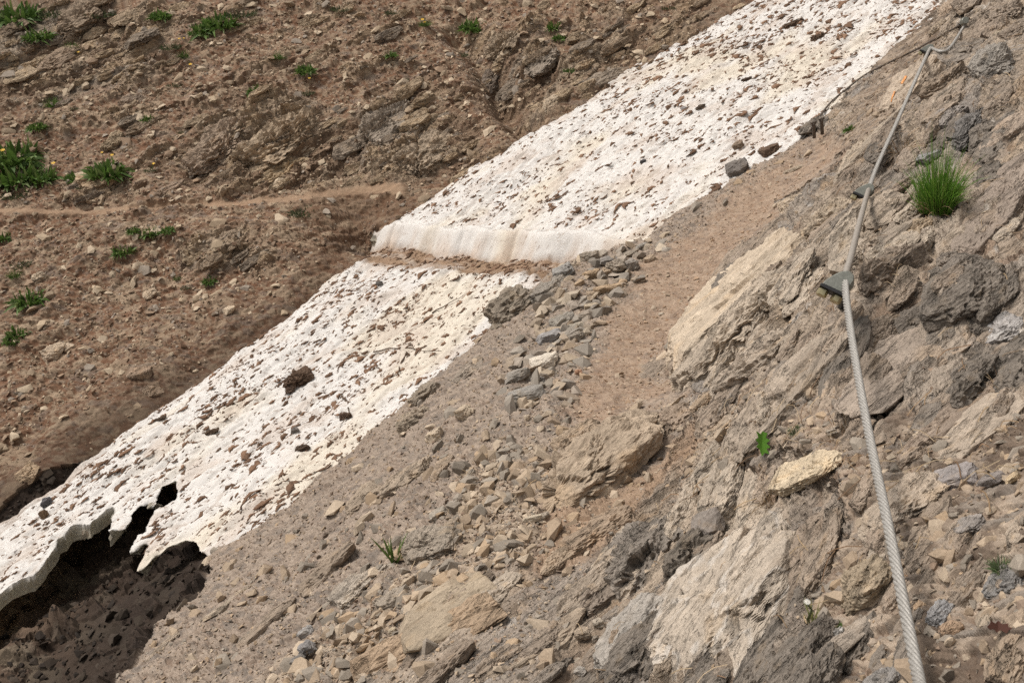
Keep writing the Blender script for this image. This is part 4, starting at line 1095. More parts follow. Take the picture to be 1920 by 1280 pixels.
WALL = [  # the rough line of stones on the outer edge of the trail
 (1105,487,42,30,GREY,'flat-topped grey stone at the foot of the cut snow step'), (1060,517,50,34,(.27,.255,.235),'dark angular stone at the snow end of the trail wall'),
 (1110,517,36,22,TAN,'tan stone tucked under the flat-topped grey stone'), (1134,513,24,22,BEIGE,'small brown stone in the middle of the upper wall cluster'),
 (1157,506,42,34,GREY,'bulky grey stone on the trail side of the upper wall cluster'), (1186,503,28,30,(.28,.25,.22),'upright grey stone ending the upper wall cluster'),
 (1144,489,42,20,(.24,.22,.2),'thin dark slab lying over the upper wall cluster'), (1182,479,42,16,GREY,'long thin grey slab nearest the upper snow'),
 (1204,463,30,14,(.26,.235,.205),'small grey flake where trail and snow part'), (1220,486,30,16,BEIGE,'low brown flake at the trail rim beyond the upper wall cluster'),
 (1137,543,58,22,TAN,'long tan flat stone below the upper wall cluster'), (1112,553,30,16,BEIGE,'short brown flake leaning on the long tan stone'),
 (1160,527,28,10,(.40,.34,.27),'thin pale sliver above the long tan stone'), (1056,553,15,24,WHITE,'small white stone standing on end'),
 (1036,546,22,14,PALE,'pale chip beside the standing white stone'), (1107,578,30,16,(.42,.35,.26),'light beige stone above the grey pair'),
 (1095,594,30,18,GREY,'rounded grey stone between the beige stone and the grey slab'), (1052,607,58,34,(.27,.245,.21),'large grey-brown stone of the lower wall'),
 (1077,617,52,20,(.33,.29,.235),'flat slab leaning on the large grey-brown stone'), (1029,637,60,30,BLUE,'smooth bluish grey stone with a rounded end'),
 (1082,634,34,22,(.27,.235,.195),'brown stone just behind the bluish grey stone'), (1020,685,62,38,(.58,.52,.44),'bright cream angular stone'),
 (1057,672,28,24,PALE,'pale stone backing the bright cream stone'), (973,706,54,24,(.26,.235,.205),'grey flat stone below the bright cream stone'),
 (1008,717,30,28,(.25,.23,.21),'upright grey stone under the bright cream stone'), (987,745,80,32,(.27,.25,.225),'long layered grey stone at the low end of the wall'),
 (1043,722,24,17,BEIGE,'rounded brown stone right of the upright grey stone'), (1083,701,16,14,(.34,.2,.13),'small reddish pebble on the trail rim'),
]
for i, (u, v, w, h, c, lab) in enumerate(WALL):
    piece('wall_stone', u, v, w, h, c, lab, 'wall stone', 4, i, rng.uniform(-.2, .3), .72)
LOOSE = [
 (873,780,40,38,CREAM,'pale five-sided flat stone lying in the grey scree'), (817,818,48,28,CREAM,'cream block pointing towards the trail from the scree'),
 (990,787,13,14,CREAM,'left one of two small round cream pebbles below the layered grey stone'), (1006,787,15,15,CREAM,'right one of two small round cream pebbles below the layered grey stone'),
 (820,966,42,26,(.34,.30,.25),'flat grey slab at the head of the rubble beside a smaller slab'), (852,954,28,36,(.36,.315,.265),'grey slab leaning on the flat slab at the rubble head'),
 (853,986,28,26,(.29,.235,.18),'brown wedge below the two leaning slabs'), (997,972,48,16,(.42,.36,.28),'pale spindle-shaped stone touching the big ridge-backed rock'),
 (1023,972,24,18,GREY,'grey chip between the spindle-shaped stone and the big ridge-backed rock'), (987,888,36,20,(.38,.30,.225),'tan diamond-shaped stone left of the big ridge-backed rock'),
 (820,1005,22,18,PALE,'pale pebble on top of the flat-topped block'), (576,1218,36,34,(.21,.2,.195),'dark grey angular stone leading the lower rubble heap'),
 (575,1190,34,26,(.29,.275,.26),'bluish grey stone above the dark angular stone'), (560,1245,34,26,(.2,.185,.17),'blackish stone under the dark angular stone'),
 (735,1183,20,16,(.42,.35,.26),'cream cube in the lower rubble heap'), (1122,1170,22,30,(.36,.31,.25),'upright pale stone beside the streaked boulder'),
 (1090,1195,32,28,(.31,.25,.19),'brown three-sided stone under the streaked boulder'), (1118,1198,18,18,GREY,'small grey cube next to the upright pale stone'),
 (1082,1240,30,14,(.34,.29,.23),'flat grey-brown stone near the bottom centre'), (1088,1262,28,18,(.34,.31,.275),'flat light grey stone lowest at the bottom centre'),
 (1490,318,44,12,(.33,.27,.205),'thin flat stone lying on the upper trail'), (1240,588,12,8,(.42,.36,.29),'small white cube lying on the bare trail'),
 (1723,1137,26,20,(.43,.31,.205),'orange-tan stone right of the lower cable'), (1900,902,38,18,(.42,.33,.22),'yellowish stone at the right edge beside the flat blue-grey stone'),
 (1435,1112,44,16,(.62,.6,.57),'white quartz sliver on the edge of the pale slab'), (1430,1132,20,20,(.58,.56,.53),'white quartz chip below the quartz sliver'),
]
for i, (u, v, w, h, c, lab) in enumerate(LOOSE):
    piece('stone', u, v, w, h, c, lab, 'stone', 4, 100 + i, rng.uniform(-.3, .4), .7)
ONSNOW = [
 ('dirt_clod',565,715,52,34,(.125,.082,.056),'largest brown clod sitting on the lower snow','clod'), ('dirt_clod',545,732,20,14,(.115,.078,.056),'small clod tucked under the largest brown clod','clod'),
 ('dirt_clod',648,780,22,14,(.11,.072,.05),'matted dark clod between the largest clod and the grey scree','clod'), ('dirt_clod',568,840,34,14,(.10,.07,.05),'ring-shaped crumbly clod on the low snow','clod'),
 ('dirt_clod',400,812,38,11,(.11,.075,.05),'long crumbly clod near the far edge of the low snow','clod'), ('dirt_clod',302,788,26,8,(.085,.06,.042),'flattened clod close to the far snow edge','clod'),
 ('stone',1383,318,46,34,(.175,.155,.14),'dark grey stone lying on the upper snow near the trail','stone'), ('stone',1441,285,44,24,(.12,.08,.055),'muddy brown stone on the snow above the dark grey stone','stone'),
 ('stone',1384,275,24,18,(.22,.165,.12),'small brown stone on the snow left of the muddy stone','stone'), ('stone',1313,202,20,10,(.10,.075,.055),'dark lens-shaped stone in the middle of the upper snow','stone'),
 ('stone',1283,206,12,9,(.33,.31,.3),'light grey chip beside the lens-shaped stone','stone'), ('stone',90,943,24,20,(.10,.095,.10),'blue-black stone at the left end of the snow','stone'),
 ('stone',85,966,16,24,(.16,.105,.065),'brown stone just below the blue-black stone','stone'), ('stone',552,808,18,14,(.17,.15,.135),'grey pebble on the low snow above the ring-shaped clod','stone'),
 ('stone',1203,303,14,9,(.09,.085,.085),'small black pebble in the middle of the yellowish snow','stone'), ('stone',712,532,14,12,(.13,.12,.11),'dark pebble on the snow just below the cut step','stone'),
 ('dirt_clod',1487,45,48,11,(.11,.075,.052),'big clotted dirt heap on the uppermost snow','clod'), ('dirt_clod',1535,70,34,10,(.11,.075,.052),'second clotted dirt heap right of the big one','clod'),
 ('dirt_clod',1400,150,24,7,(.115,.078,.056),'flat dark clod below the clotted heaps','clod'),
]
for i, (nm, u, v, w, h, c, lab, cat) in enumerate(ONSNOW):
    piece(nm, u, v, w, h, c, lab, cat, 5 if nm == 'dirt_clod' else 4, 200 + i, rng.uniform(-.1, .5), .75, 'snow', 2.2 if nm == 'dirt_clod' else .9, .2 if nm == 'dirt_clod' else .05)
print('rocks', round(time.time() - T0, 1))

# ---- the many loose stones: the largest in view one by one, the rest joined
def pick(mask, n, rs=rng, seen=True):
    w = ar * mask
    if seen: w = w * PM.seen
    c = np.cumsum(w); 
    return np.searchsorted(c, rs.uniform(0, c[-1], n))

mRub = region(RUBBLE) * (kflat == 0) * inview
mPock = np.maximum.reduce([region(p) for p in POCKETS]) * (kflat == 0) * inview
mTrail = (kflat == 1) * inview * 1.0
mNear = (kflat == 0) * inview * 1.0
mScree = mNear * (1 - region(ROCKY)) * (1 - mRub)
mFar = (kflat == 2) * inview * 1.0
acr_f = ACR.ravel()
mFarD = mFar * (0.12 + 0.88 * sstep(0.95, 1.45, acr_f)) * (1 - 0.75 * region([(540,385),(640,350),(760,345),(760,400),(690,450),(600,520),(560,500),(640,430),(560,410)], 25))
PAL_N = [(.37, .29, .21), (.42, .34, .255), (.31, .238, .17), (.29, .25, .205), (.35, .26, .175), (.25, .215, .175)]
PAL_F = [(.38, .295, .205), (.31, .235, .162), (.42, .335, .24), (.28, .235, .19), (.29, .205, .14), (.46, .37, .27)]

def nearest_of(marks, u, v):
    return min(marks, key=lambda q: (q[0] - u) ** 2 + (q[1] - v) ** 2)[2]
USED = set()
def own_label(head, marks, u, v):
    """Name the stone by the landmark it lies nearest to; where that is taken, by the two it lies between."""
    near_ = [q[2] for q in sorted(marks, key=lambda q: (q[0] - u) ** 2 + (q[1] - v) ** 2)]
    out = f'{head} nearest the {near_[0]}'
    if out in USED:
        for k_ in (1, 2, 3):
            alt = f'{head} between {near_[0]} and {near_[k_]}'
            if alt not in USED and len(alt.split()) <= 15: out = alt; break
    USED.add(out)
    return out
NAMES_N = ['tan', 'pale beige', 'brown', 'grey', 'yellowish brown', 'dark grey']
NAMES_F = ['tan', 'brown', 'pale beige', 'grey', 'reddish brown', 'cream']
L_RUB = [(990, 790, 'two small round cream pebbles'), (835, 960, 'two leaning slabs at the rubble head'), (1010, 950, 'spindle-shaped stone'), (960, 860, 'tan diamond-shaped stone'), (900, 940, 'middle of the rubble chute'),
         (930, 1040, 'upper end of the low rock rib'), (800, 1040, 'flat-topped block'), (840, 1110, 'smooth yellowish slab'), (740, 1130, 'pale grey broken block'), (670, 1160, 'pale pointed slab'), (590, 1215, 'dark angular stone of the lower heap'), (680, 1240, 'cream cube of the lower heap')]
L_POC = [(1515, 890, 'cream-coloured flat boulder'), (1620, 900, 'cable beside the cream boulder'), (1690, 1080, 'lower cable'), (1330, 985, 'oval stone'), (1790, 905, 'flat blue-grey stone'), (1450, 740, 'bright green jagged leaf'), (1640, 150, 'paint-marked rock'),
         (1570, 260, 'dark green tuft under the old rope'), (1893, 1192, 'dead leaf'), (1770, 1160, 'layered blue-grey stone'), (1625, 1100, 'brown rock with the split face'), (1540, 1170, 'withered flowering plant'), (1880, 1050, 'yellowish green plant'), (1570, 785, 'spreading dry grass tuft'), (1900, 960, 'yellowish stone at the right edge'), (1640, 1000, 'middle of the cable debris'), (1560, 1040, 'upper end of the broad pale slab'), (1760, 60, 'highest clamp')]
L_SCR = [(1056, 553, 'standing white stone'), (987, 745, 'layered grey stone of the wall'), (775, 800, 'cleft outcrop at the snow edge'), (750, 900, 'dusty rounded outcrop'), (340, 1190, 'lip of the dark hollow'), (780, 1000, 'flat-topped block'), (950, 590, 'rounded outcrop at the lower snow'), (675, 1080, 'pale pointed slab'), (1480, 320, 'thin flat stone on the upper trail'),
         (873, 780, 'pale five-sided flat stone'), (817, 818, 'cream block pointing to the trail'), (620, 990, 'dark weathered ledge'), (480, 1100, 'thin pale ledge near the hollow'), (520, 1200, 'bottom of the grey scree'), (1300, 420, 'snow beside the upper trail'), (900, 690, 'snow edge under the wall stones')]
L_TRA = [(1505, 378, 'rounded pale boulder'), (1300, 620, 'long smooth cream slab'), (1100, 620, 'lower wall stones'), (1480, 330, 'thin flat stone on the upper trail'), (1240, 588, 'small white cube'), (1210, 500, 'upper wall cluster'), (1170, 740, 'squared brown block'), (1390, 430, 'upper bend of the trail')]
L_FAR = [(30, 290, 'large lush green patch'), (180, 345, 'flat beige boulder'), (110, 110, 'slanting brown slab'), (150, 40, 'layered outcrop at the top left'), (410, 30, 'dense top plant'), (521, 103, 'lone round tuft'), (300, 120, 'moss cushion under a flat stone'), (510, 270, 'folded light brown rock face'), (720, 235, 'grey bulging fold'),
         (930, 150, 'small gully'), (1100, 150, 'long grey rock by the upper snow'), (795, 42, 'slim plant with two yellow flowers'), (650, 60, 'top centre plants'), (260, 180, 'dark cleft rock'), (400, 170, 'green rosette'), (330, 350, 'slab with a pale top edge'), (410, 460, 'layered outcrop below the path'), (100, 660, 'largest pale stone'), (395, 520, 'fresh green tuft'), (430, 583, 'pale triangular stone'),
         (60, 890, 'rounded tan rock at the snow end'), (290, 725, 'dark half-buried rock'), (567, 382, 'moss cushion on the footpath edge'), (52, 545, 'large green plant at the left edge'), (280, 552, 'flat pale stone of the far scree'), (250, 440, 'green plants below the path'), (640, 440, 'corner where path and snow meet'), (150, 780, 'low part of the far scree'), (200, 600, 'middle of the far scree'), (1250, 60, 'top of the upper snow edge'), (520, 480, 'scree below the moss cushion'), (860, 300, 'snow under the blocky bedrock')]

def field_of(name, mask, n, s_lo, s_hi, pal, names, noun, marks, group, flat=False, tilt=.35, power=1.6):
    k = pick(mask, n * 5)
    r = rng.uniform(0, 1, len(k))
    size = s_lo * (1 - r * (1 - (s_lo / s_hi) ** power)) ** (-1 / power)
    px = size * FPX / PM.d[k]
    o = np.argsort(-px)[:n]
    for j, i in enumerate(o):
        c = int(rng.integers(len(pal)))
        sz = 'large' if j < n * .12 else ('medium-sized' if j < n * .45 else 'small')
        lab = own_label(f'{sz} {names[c]} {noun}', marks, Uf[k[i]], Vf[k[i]])
        put_stone(name, Pf[k[i]].astype(float), NBf[k[i]].astype(float), size[i], pal[c], lab, 'stone', group, tilt, .22, flat)

field_of('rubble_stone', mRub, 285, .018, .09, PAL_N, NAMES_N, 'rubble stone', L_RUB, 'loose stones of the rubble chute', tilt=.6)
field_of('debris_stone', mPock, 200, .014, .065, PAL_N, NAMES_N, 'debris stone', L_POC, 'loose stones among the bedrock slabs', tilt=.5)
WALLZ = [(1030,500),(1060,480),(1180,465),(1245,440),(1265,480),(1200,530),(1150,560),(1115,640),(1085,700),(1060,770),(960,775),(925,715),(985,640),(1015,560)]
mWall = region(WALLZ, 8) * (kflat < 2) * inview
L_WAL = [(1105,487,'flat-topped grey stone'), (1060,517,'dark angular stone'), (1157,506,'bulky grey stone'), (1137,543,'long tan flat stone'), (1056,553,'standing white stone'), (1052,607,'large grey-brown wall stone'), (1029,637,'smooth bluish grey stone'), (1020,685,'bright cream angular stone'), (987,745,'long layered grey stone'), (1008,717,'upright grey stone'), (1204,463,'small grey flake at the snow'), (1095,594,'rounded grey wall stone')]
field_of('wall_rubble_stone', mWall, 150, .03, .13, [(.36, .29, .215), (.40, .335, .26), (.31, .25, .19), (.29, .255, .215), (.33, .28, .23), (.25, .22, .185)], ['tan', 'pale beige', 'brown', 'grey', 'light grey', 'dark grey'], 'stone', L_WAL, 'rubble along the trail edge wall', tilt=.5)
field_of('scree_stone', mScree, 220, .02, .095, PAL_N, NAMES_N, 'scree stone', L_SCR, 'loose stones of the near scree', tilt=.4)
field_of('trail_pebble', mTrail, 110, .014, .045, [(.37, .285, .205), (.40, .32, .24), (.33, .23, .155)], ['tan', 'pale', 'reddish'], 'trail pebble', L_TRA, 'pebbles on the trail', tilt=.3, flat=True)
field_of('flat_stone_chip', mFarD, 295, .035, .17, PAL_F, NAMES_F, 'flat stone chip', L_FAR, 'stone chips on the far slope', tilt=.3, flat=True)

def stuff_stones(name, mask, n, s_lo, s_hi, pal, label, cat, power=2.0, tilt=.4, seen=True, Pts=None, Nrm=None, shapes=None):
    k = pick(mask, n, rng, seen)
    r = rng.uniform(0, 1, n)
    size = s_lo * (1 - r * (1 - (s_lo / s_hi) ** power)) ** (-1 / power)
    Vs, Fs, Cs, base = [], [], [], 0
    which = rng.integers(0, len(HS), n)
    N_ = NBf[k] + rng.normal(size=(n, 3)) * tilt; N_ /= np.linalg.norm(N_, axis=1, keepdims=True)
    T_ = np.cross(N_, rng.normal(size=(n, 3))); T_ /= np.linalg.norm(T_, axis=1, keepdims=True)
    B_ = np.cross(N_, T_)
    pal = np.array(pal)
    colr = pal[rng.integers(0, len(pal), n)] * rng.uniform(.8, 1.2, (n, 1))
    for j, (v, f) in enumerate(HS):
        q = np.nonzero(which == j)[0]
        if not len(q): continue
        s = (size[q] / 1.72)[:, None, None]
        w = (v[None, :, 0:1] * T_[q][:, None] + v[None, :, 1:2] * B_[q][:, None] + v[None, :, 2:3] * N_[q][:, None]) * s
        w = w + (Pf[k[q]] + NBf[k[q]] * (size[q] * .08)[:, None])[:, None]
        Vs.append(w.reshape(-1, 3)); Cs.append(np.repeat(colr[q], len(v), 0))
        Fs.append((f[None] + (np.arange(len(q)) * len(v))[:, None, None] + base).reshape(-1, 3)); base += len(q) * len(v)
    me = mesh_np(name, np.concatenate(Vs), np.concatenate(Fs), np.concatenate(Cs), False)
    return tag(link(name, me, M_chips), label, cat, None, 'stuff')
PN2 = PAL_N + [(.22, .165, .125), (.26, .19, .14)]
PF2 = PAL_F + [(.16, .1, .065), (.19, .125, .082), (.22, .165, .12), (.17, .11, .07), (.20, .14, .095), (.25, .18, .125)]
stuff_stones('loose_gravel', mNear * (1 - .85 * region(ROCKY)) + 2.5 * mRub + .5 * mPock, 20000, .007, .030, PN2, 'loose gravel and small chips strewn over the near slope', 'gravel', 1.9)
stuff_stones('trail_gravel', mTrail, 5000, .005, .02, [(.36, .26, .18), (.30, .19, .12), (.40, .31, .23)], 'fine gravel scattered on the dirt trail', 'gravel', 2.0, .3)
stuff_stones('slope_debris', mFarD, 20000, .014, .08, PF2, 'small stone debris covering the brown far slope', 'debris', 1.9, .35)
mBed = (kflat == 4) * inview * (PM.d < 7)
stuff_stones('bed_gravel', mBed, 1500, .02, .12, [(.03, .022, .016), (.04, .03, .022), (.055, .042, .032), (.024, .018, .014)], 'dark wet stones on the gully floor under the snow', 'gravel', 1.6, .4)
print('stones', round(time.time() - T0, 1))
# ------------------------------------------------------------------ dirt melted out on the snow
M_dirt = rock_like('dirt_surface', 'Object', 2.5, 0.4, 0.5, 0.97, 0.003)
M_dirt2 = rock_like('dirt_specks', 'Col', 2.5, 0.35, 0.4, 0.97, 0.002)

def clump(seed, ns=9, sides=6):
    """A crooked crumbly crescent of unit length along x."""
    r = np.random.default_rng(seed)
    t = np.linspace(0, 1, ns)
    bend = r.uniform(-.35, .35); wob = np.cumsum(r.normal(size=ns)) * .035
    cx, cy = t - .5, bend * (1 - (2 * t - 1) ** 2) + wob
    w = (np.sin(np.pi * np.clip(t * .92 + .04, 0, 1)) ** .7) * r.uniform(.065, .155) * r.uniform(.45, 1.35, ns)
    a = np.linspace(0, 2 * np.pi, sides, endpoint=False)
    V_, F_ = [], []
    for i in range(ns):
        k = r.uniform(.65, 1.3, sides)
        V_ += [(cx[i] + .04 * r.normal(), cy[i] + w[i] * k[j] * math.cos(a[j]) * 1.3, .25 * w[i] + w[i] * k[j] * math.sin(a[j]) * .75) for j in range(sides)]
    for i in range(ns - 1):
        for j in range(sides):
            F_.append((i * sides + j, i * sides + (j + 1) % sides, (i + 1) * sides + (j + 1) % sides, (i + 1) * sides + j))
    return np.array(V_), np.array(F_)
CL = [clump(i) for i in range(14)]
CLM = [mesh_np('clump_shape', v, f, None, True) for v, f in CL]
CLS = [clump(40 + i, 5, 4) for i in range(10)]
for me_ in CLM: me_.materials.append(M_dirt)
SN = np.array([-SA, -SB, 1.0]); SN /= np.linalg.norm(SN)
SE = np.array([-EX, -EY, -(SA * EX + SB * EY)]); SE /= np.linalg.norm(SE)      # up along the gully, in the snow
SX = np.cross(SN, SE)
wS = (sd_u > .03) * (1 - fw_u) * (SM.u > -60) * (SM.v > -60) * SM.seen
wS = wS * (0.3 + sstep(-.5, .7, fbm(s_u * 2.2, c_u * 3, 401, 3)) ** 1.5) * (1 + 1.2 * sstep(-1.8, -3.2, s_u))
wS = wS * np.where((q_u > 0) & (q_u < .16), 0.1, 1) * np.where(q_u < -.3, 1.55, 1.0)
cS = np.cumsum(wS)
def snow_pts(n): return np.searchsorted(cS, rng.uniform(0, cS[-1], n))
def rot_of(n, sp=.38): return rng.normal(size=n) * sp + 0.02

n = 5200
ks = snow_pts(n)
ln = np.clip(np.where(np.arange(n) < 1200, rng.lognormal(math.log(.058), .38, n), rng.lognormal(math.log(.028), .45, n)), .012, .17)
pxs = ln * FPX / SM.d[ks]
od = np.argsort(-pxs)
L_SNO = [(565, 715, 'largest brown clod'), (648, 780, 'matted dark clod'), (568, 840, 'ring-shaped clod'), (400, 812, 'long crumbly clod'), (302, 788, 'flattened clod'), (1383, 318, 'dark grey stone on the snow'), (1441, 285, 'muddy brown stone'), (1313, 202, 'lens-shaped stone'), (90, 943, 'blue-black stone'),
         (1203, 303, 'small black pebble'), (712, 532, 'dark pebble below the cut step'), (1487, 45, 'big clotted dirt heap'), (1535, 70, 'second clotted dirt heap'), (1400, 150, 'flat dark clod'), (320, 900, 'hole in the low snow'), (775, 660, 'long thin twig'), (870, 480, 'tread of the cut step'), (850, 400, 'lip of the cut step'), (1100, 440, 'wall end of the cut step'),
         (1000, 300, 'far edge of the upper snow'), (1640, 60, 'old rope at the top'), (1250, 110, 'top far edge of the snow'), (1080, 370, 'middle of the upper snow'), (500, 640, 'far edge of the lower snow'), (840, 570, 'thin twig below the tread'), (480, 950, 'scree beside the low snow'), (200, 880, 'far edge of the low snow'), (1550, 200, 'rusty stakes'), (1280, 390, 'trail beside the upper snow'), (1460, 120, 'snow between clotted heaps and stakes'), (40, 1020, 'hollow lip at the left end')]
for i in od[:300]:
    k = ks[i]
    o = bpy.data.objects.new('dirt_clump', CLM[rng.integers(14)]); C.objects.link(o)
    th = rot_of(1)[0]
    ax = SE * math.cos(th) + SX * math.sin(th); bx = np.cross(SN, ax)
    s = ln[i]; wz = s * rng.uniform(.8, 1.4); nz_ = wz * .6
    p = PSf[k]
    o.matrix_world = Matrix(((ax[0] * s, bx[0] * wz, SN[0] * nz_, p[0]), (ax[1] * s, bx[1] * wz, SN[1] * nz_, p[1]), (ax[2] * s, bx[2] * wz, SN[2] * nz_, p[2]), (0, 0, 0, 1)))
    f = rng.uniform(.75, 1.5)
    o.color = (.145 * f, .088 * f, .057 * f, 1)
    sz = 'large' if pxs[i] > pxs[od[50]] else ('medium-sized' if pxs[i] > pxs[od[150]] else 'small')
    tone = 'blackish' if f < 1.0 else ('dark brown' if f < 1.25 else 'earth-brown')
    tag(o, own_label(f'{sz} {tone} dirt clump', L_SNO, SM.u[k], SM.v[k]), 'dirt clump', 'dirt clumps on the snow')
def join_clumps(idx, ks_, ln_, shapes, wide, name, label):
    Vs, Fs, Cs, base = [], [], [], 0
    wh = rng.integers(0, len(shapes), len(idx))
    for j, (v, f) in enumerate(shapes):
        qq = idx[wh == j]
        if not len(qq): continue
        th = rot_of(len(qq))
        ax = SE[None] * np.cos(th)[:, None] + SX[None] * np.sin(th)[:, None]; bx = np.cross(SN[None], ax)
        s = ln_[qq][:, None, None]; wz = s * rng.uniform(.8, wide, len(qq))[:, None, None]
        w = PSf[ks_[qq]][:, None] + ax[:, None] * v[None, :, 0:1] * s + bx[:, None] * v[None, :, 1:2] * wz + SN * v[None, :, 2:3] * wz
        f0 = rng.uniform(.7, 1.7, len(qq))[:, None] * np.array([[.155, .096, .063]])
        Vs.append(w.reshape(-1, 3)); Cs.append(np.repeat(f0, len(v), 0))
        Fs.append((f[None] + (np.arange(len(qq)) * len(v))[:, None, None] + base).reshape(-1, 4)); base += len(qq) * len(v)
    me = mesh_np(name, np.concatenate(Vs), np.concatenate(Fs), np.concatenate(Cs), True)
    return tag(link(name, me, M_dirt2), label, 'dirt', None, 'stuff')
join_clumps(od[300:], ks, ln, CL[:8], 1.5, 'small_dirt_clumps', 'countless smaller dirt clumps melted out over the old snow')
n2 = 14000
k2 = snow_pts(n2)
l2 = np.clip(rng.lognormal(math.log(.012), .5, n2), .004, .05)
join_clumps(np.arange(n2), k2, l2, CLS, 1.6, 'dirt_specks', 'fine dark specks of soil sprinkled on the old snow')
# extra crumbs on the trodden tread of the step
tr = np.nonzero((q_u > -.26) & (q_u < .0) & (sd_u > .04))[0]
k3 = rng.choice(tr, 420); l3 = np.clip(rng.lognormal(math.log(.03), .5, 420), .008, .09)
join_clumps(np.arange(420), k3, l3, CLS, 1.8, 'tread_dirt', 'crumbled soil trodden into the tread of the cut step')

def tube(pts, rad, sides=6, close=True):
    """Tube along points; rad a number or one per point."""
    pts = np.asarray(pts, float); n_ = len(pts)
    rad = np.broadcast_to(rad, (n_,))
    T_ = np.gradient(pts, axis=0); T_ /= np.linalg.norm(T_, axis=1, keepdims=True)
    up = np.array([0.3, 0.2, 1.0]); N0 = np.cross(T_[0], up); N0 /= np.linalg.norm(N0)
    fr = [N0]
    for i in range(1, n_):
        q_ = fr[-1] - T_[i] * (fr[-1] @ T_[i]); fr.append(q_ / np.linalg.norm(q_))
    fr = np.array(fr); B_ = np.cross(T_, fr)
    a = np.linspace(0, 2 * np.pi, sides, endpoint=False)
    V_ = pts[:, None] + rad[:, None, None] * (np.cos(a)[None, :, None] * fr[:, None] + np.sin(a)[None, :, None] * B_[:, None])
    idx_ = np.arange(n_ * sides).reshape(n_, sides)
    F_ = np.stack([idx_[:-1], np.roll(idx_[:-1], -1, 1), np.roll(idx_[1:], -1, 1), idx_[1:]], -1).reshape(-1, 4)
    V_ = V_.reshape(-1, 3)
    if close:
        V_ = np.r_[V_, pts[:1], pts[-1:]]
        a0, a1 = len(V_) - 2, len(V_) - 1
        c0 = np.stack([np.full(sides, a0), np.roll(idx_[0], -1), idx_[0], np.full(sides, a0)], -1)
        c1 = np.stack([np.full(sides, a1), idx_[-1], np.roll(idx_[-1], -1), np.full(sides, a1)], -1)
        me_f = F_.tolist() + c0[:, :3].tolist() + c1[:, :3].tolist()
        return V_, me_f
    return V_, F_.tolist()
def mesh_list(name, V_, F_, smooth=True, mat=None):
    me = bpy.data.meshes.new(name); me.from_pydata([tuple(map(float, v)) for v in V_], [], F_)
    for p in me.polygons: p.use_smooth = smooth
    if mat: me.materials.append(mat)
    return me
def catmull(P_, per=20):
    P_ = np.asarray(P_, float); Q_ = np.r_[[2 * P_[0] - P_[1]], P_, [2 * P_[-1] - P_[-2]]]
    out = []
    for i in range(1, len(Q_) - 2):
        t = np.linspace(0, 1, per, endpoint=False)[:, None]
        p0, p1, p2, p3 = Q_[i - 1], Q_[i], Q_[i + 1], Q_[i + 2]
        out.append(.5 * ((2 * p1) + (p2 - p0) * t + (2 * p0 - 5 * p1 + 4 * p2 - p3) * t ** 2 + (3 * p1 - p0 - 3 * p2 + p3) * t ** 3))
    return np.r_[np.concatenate(out), P_[-1:]]
def resample(P_, step):
    s = np.r_[0, np.cumsum(np.linalg.norm(np.diff(P_, axis=0), axis=1))]
    q_ = np.linspace(0, s[-1], max(3, int(s[-1] / step) + 1))
    return np.stack([np.interp(q_, s, P_[:, i]) for i in range(3)], -1)

M_twig = plain_mat('dry_twig', (.10, .065, .042), .9, 0, .3, 60, .4)
def twig(pxs, r0, label):
    p = []
    for (u, v) in pxs:
        k = SM.at(u, v); p.append(PSf[k].astype(float) + SN * .008)
    p = resample(catmull(p, 8), .03); p += rng.normal(size=p.shape) * .003
    V_, F_ = tube(p, np.linspace(r0, r0 * .35, len(p)), 5)
    tag(link('twig', mesh_list('twig', V_, F_, True, M_twig)), label, 'twig')
twig([(702,662),(735,655),(768,653),(795,659),(830,661)], .005, 'long thin bare twig lying across the lower snow')
twig([(764,662),(752,680),(744,702)], .007, 'short thick twig pointing down from the long thin twig')
twig([(810,585),(840,570),(868,556)], .004, 'thin twig on the snow below the tread of the cut step')
twig([(640,742),(655,765),(640,800)], .006, 'crooked twig beside the matted clod on the lower snow')

# ------------------------------------------------------------------ the steel cable and its clamps
M_steel = plain_mat('galvanised_steel', (.36, .345, .32), .62, .35, .2, 300, .1)
M_sleeve = plain_mat('grey_sleeve', (.31, .28, .245), .65, .1, .1, 120)
M_cast = plain_mat('cast_zinc', (.24, .245, .215), .5, .4, .15, 160, .15)
M_zinc = plain_mat('yellow_zinc', (.46, .40, .24), .32, .8, .2, 120)
M_rubber = plain_mat('black_gasket', (.018, .018, .02), .6, 0, .2, 90)
M_rod = plain_mat('dark_anchor_steel', (.045, .052, .06), .5, .6, .3, 90)
M_rust = plain_mat('old_rope_steel', (.13, .105, .085), .65, .5, .3, 150)

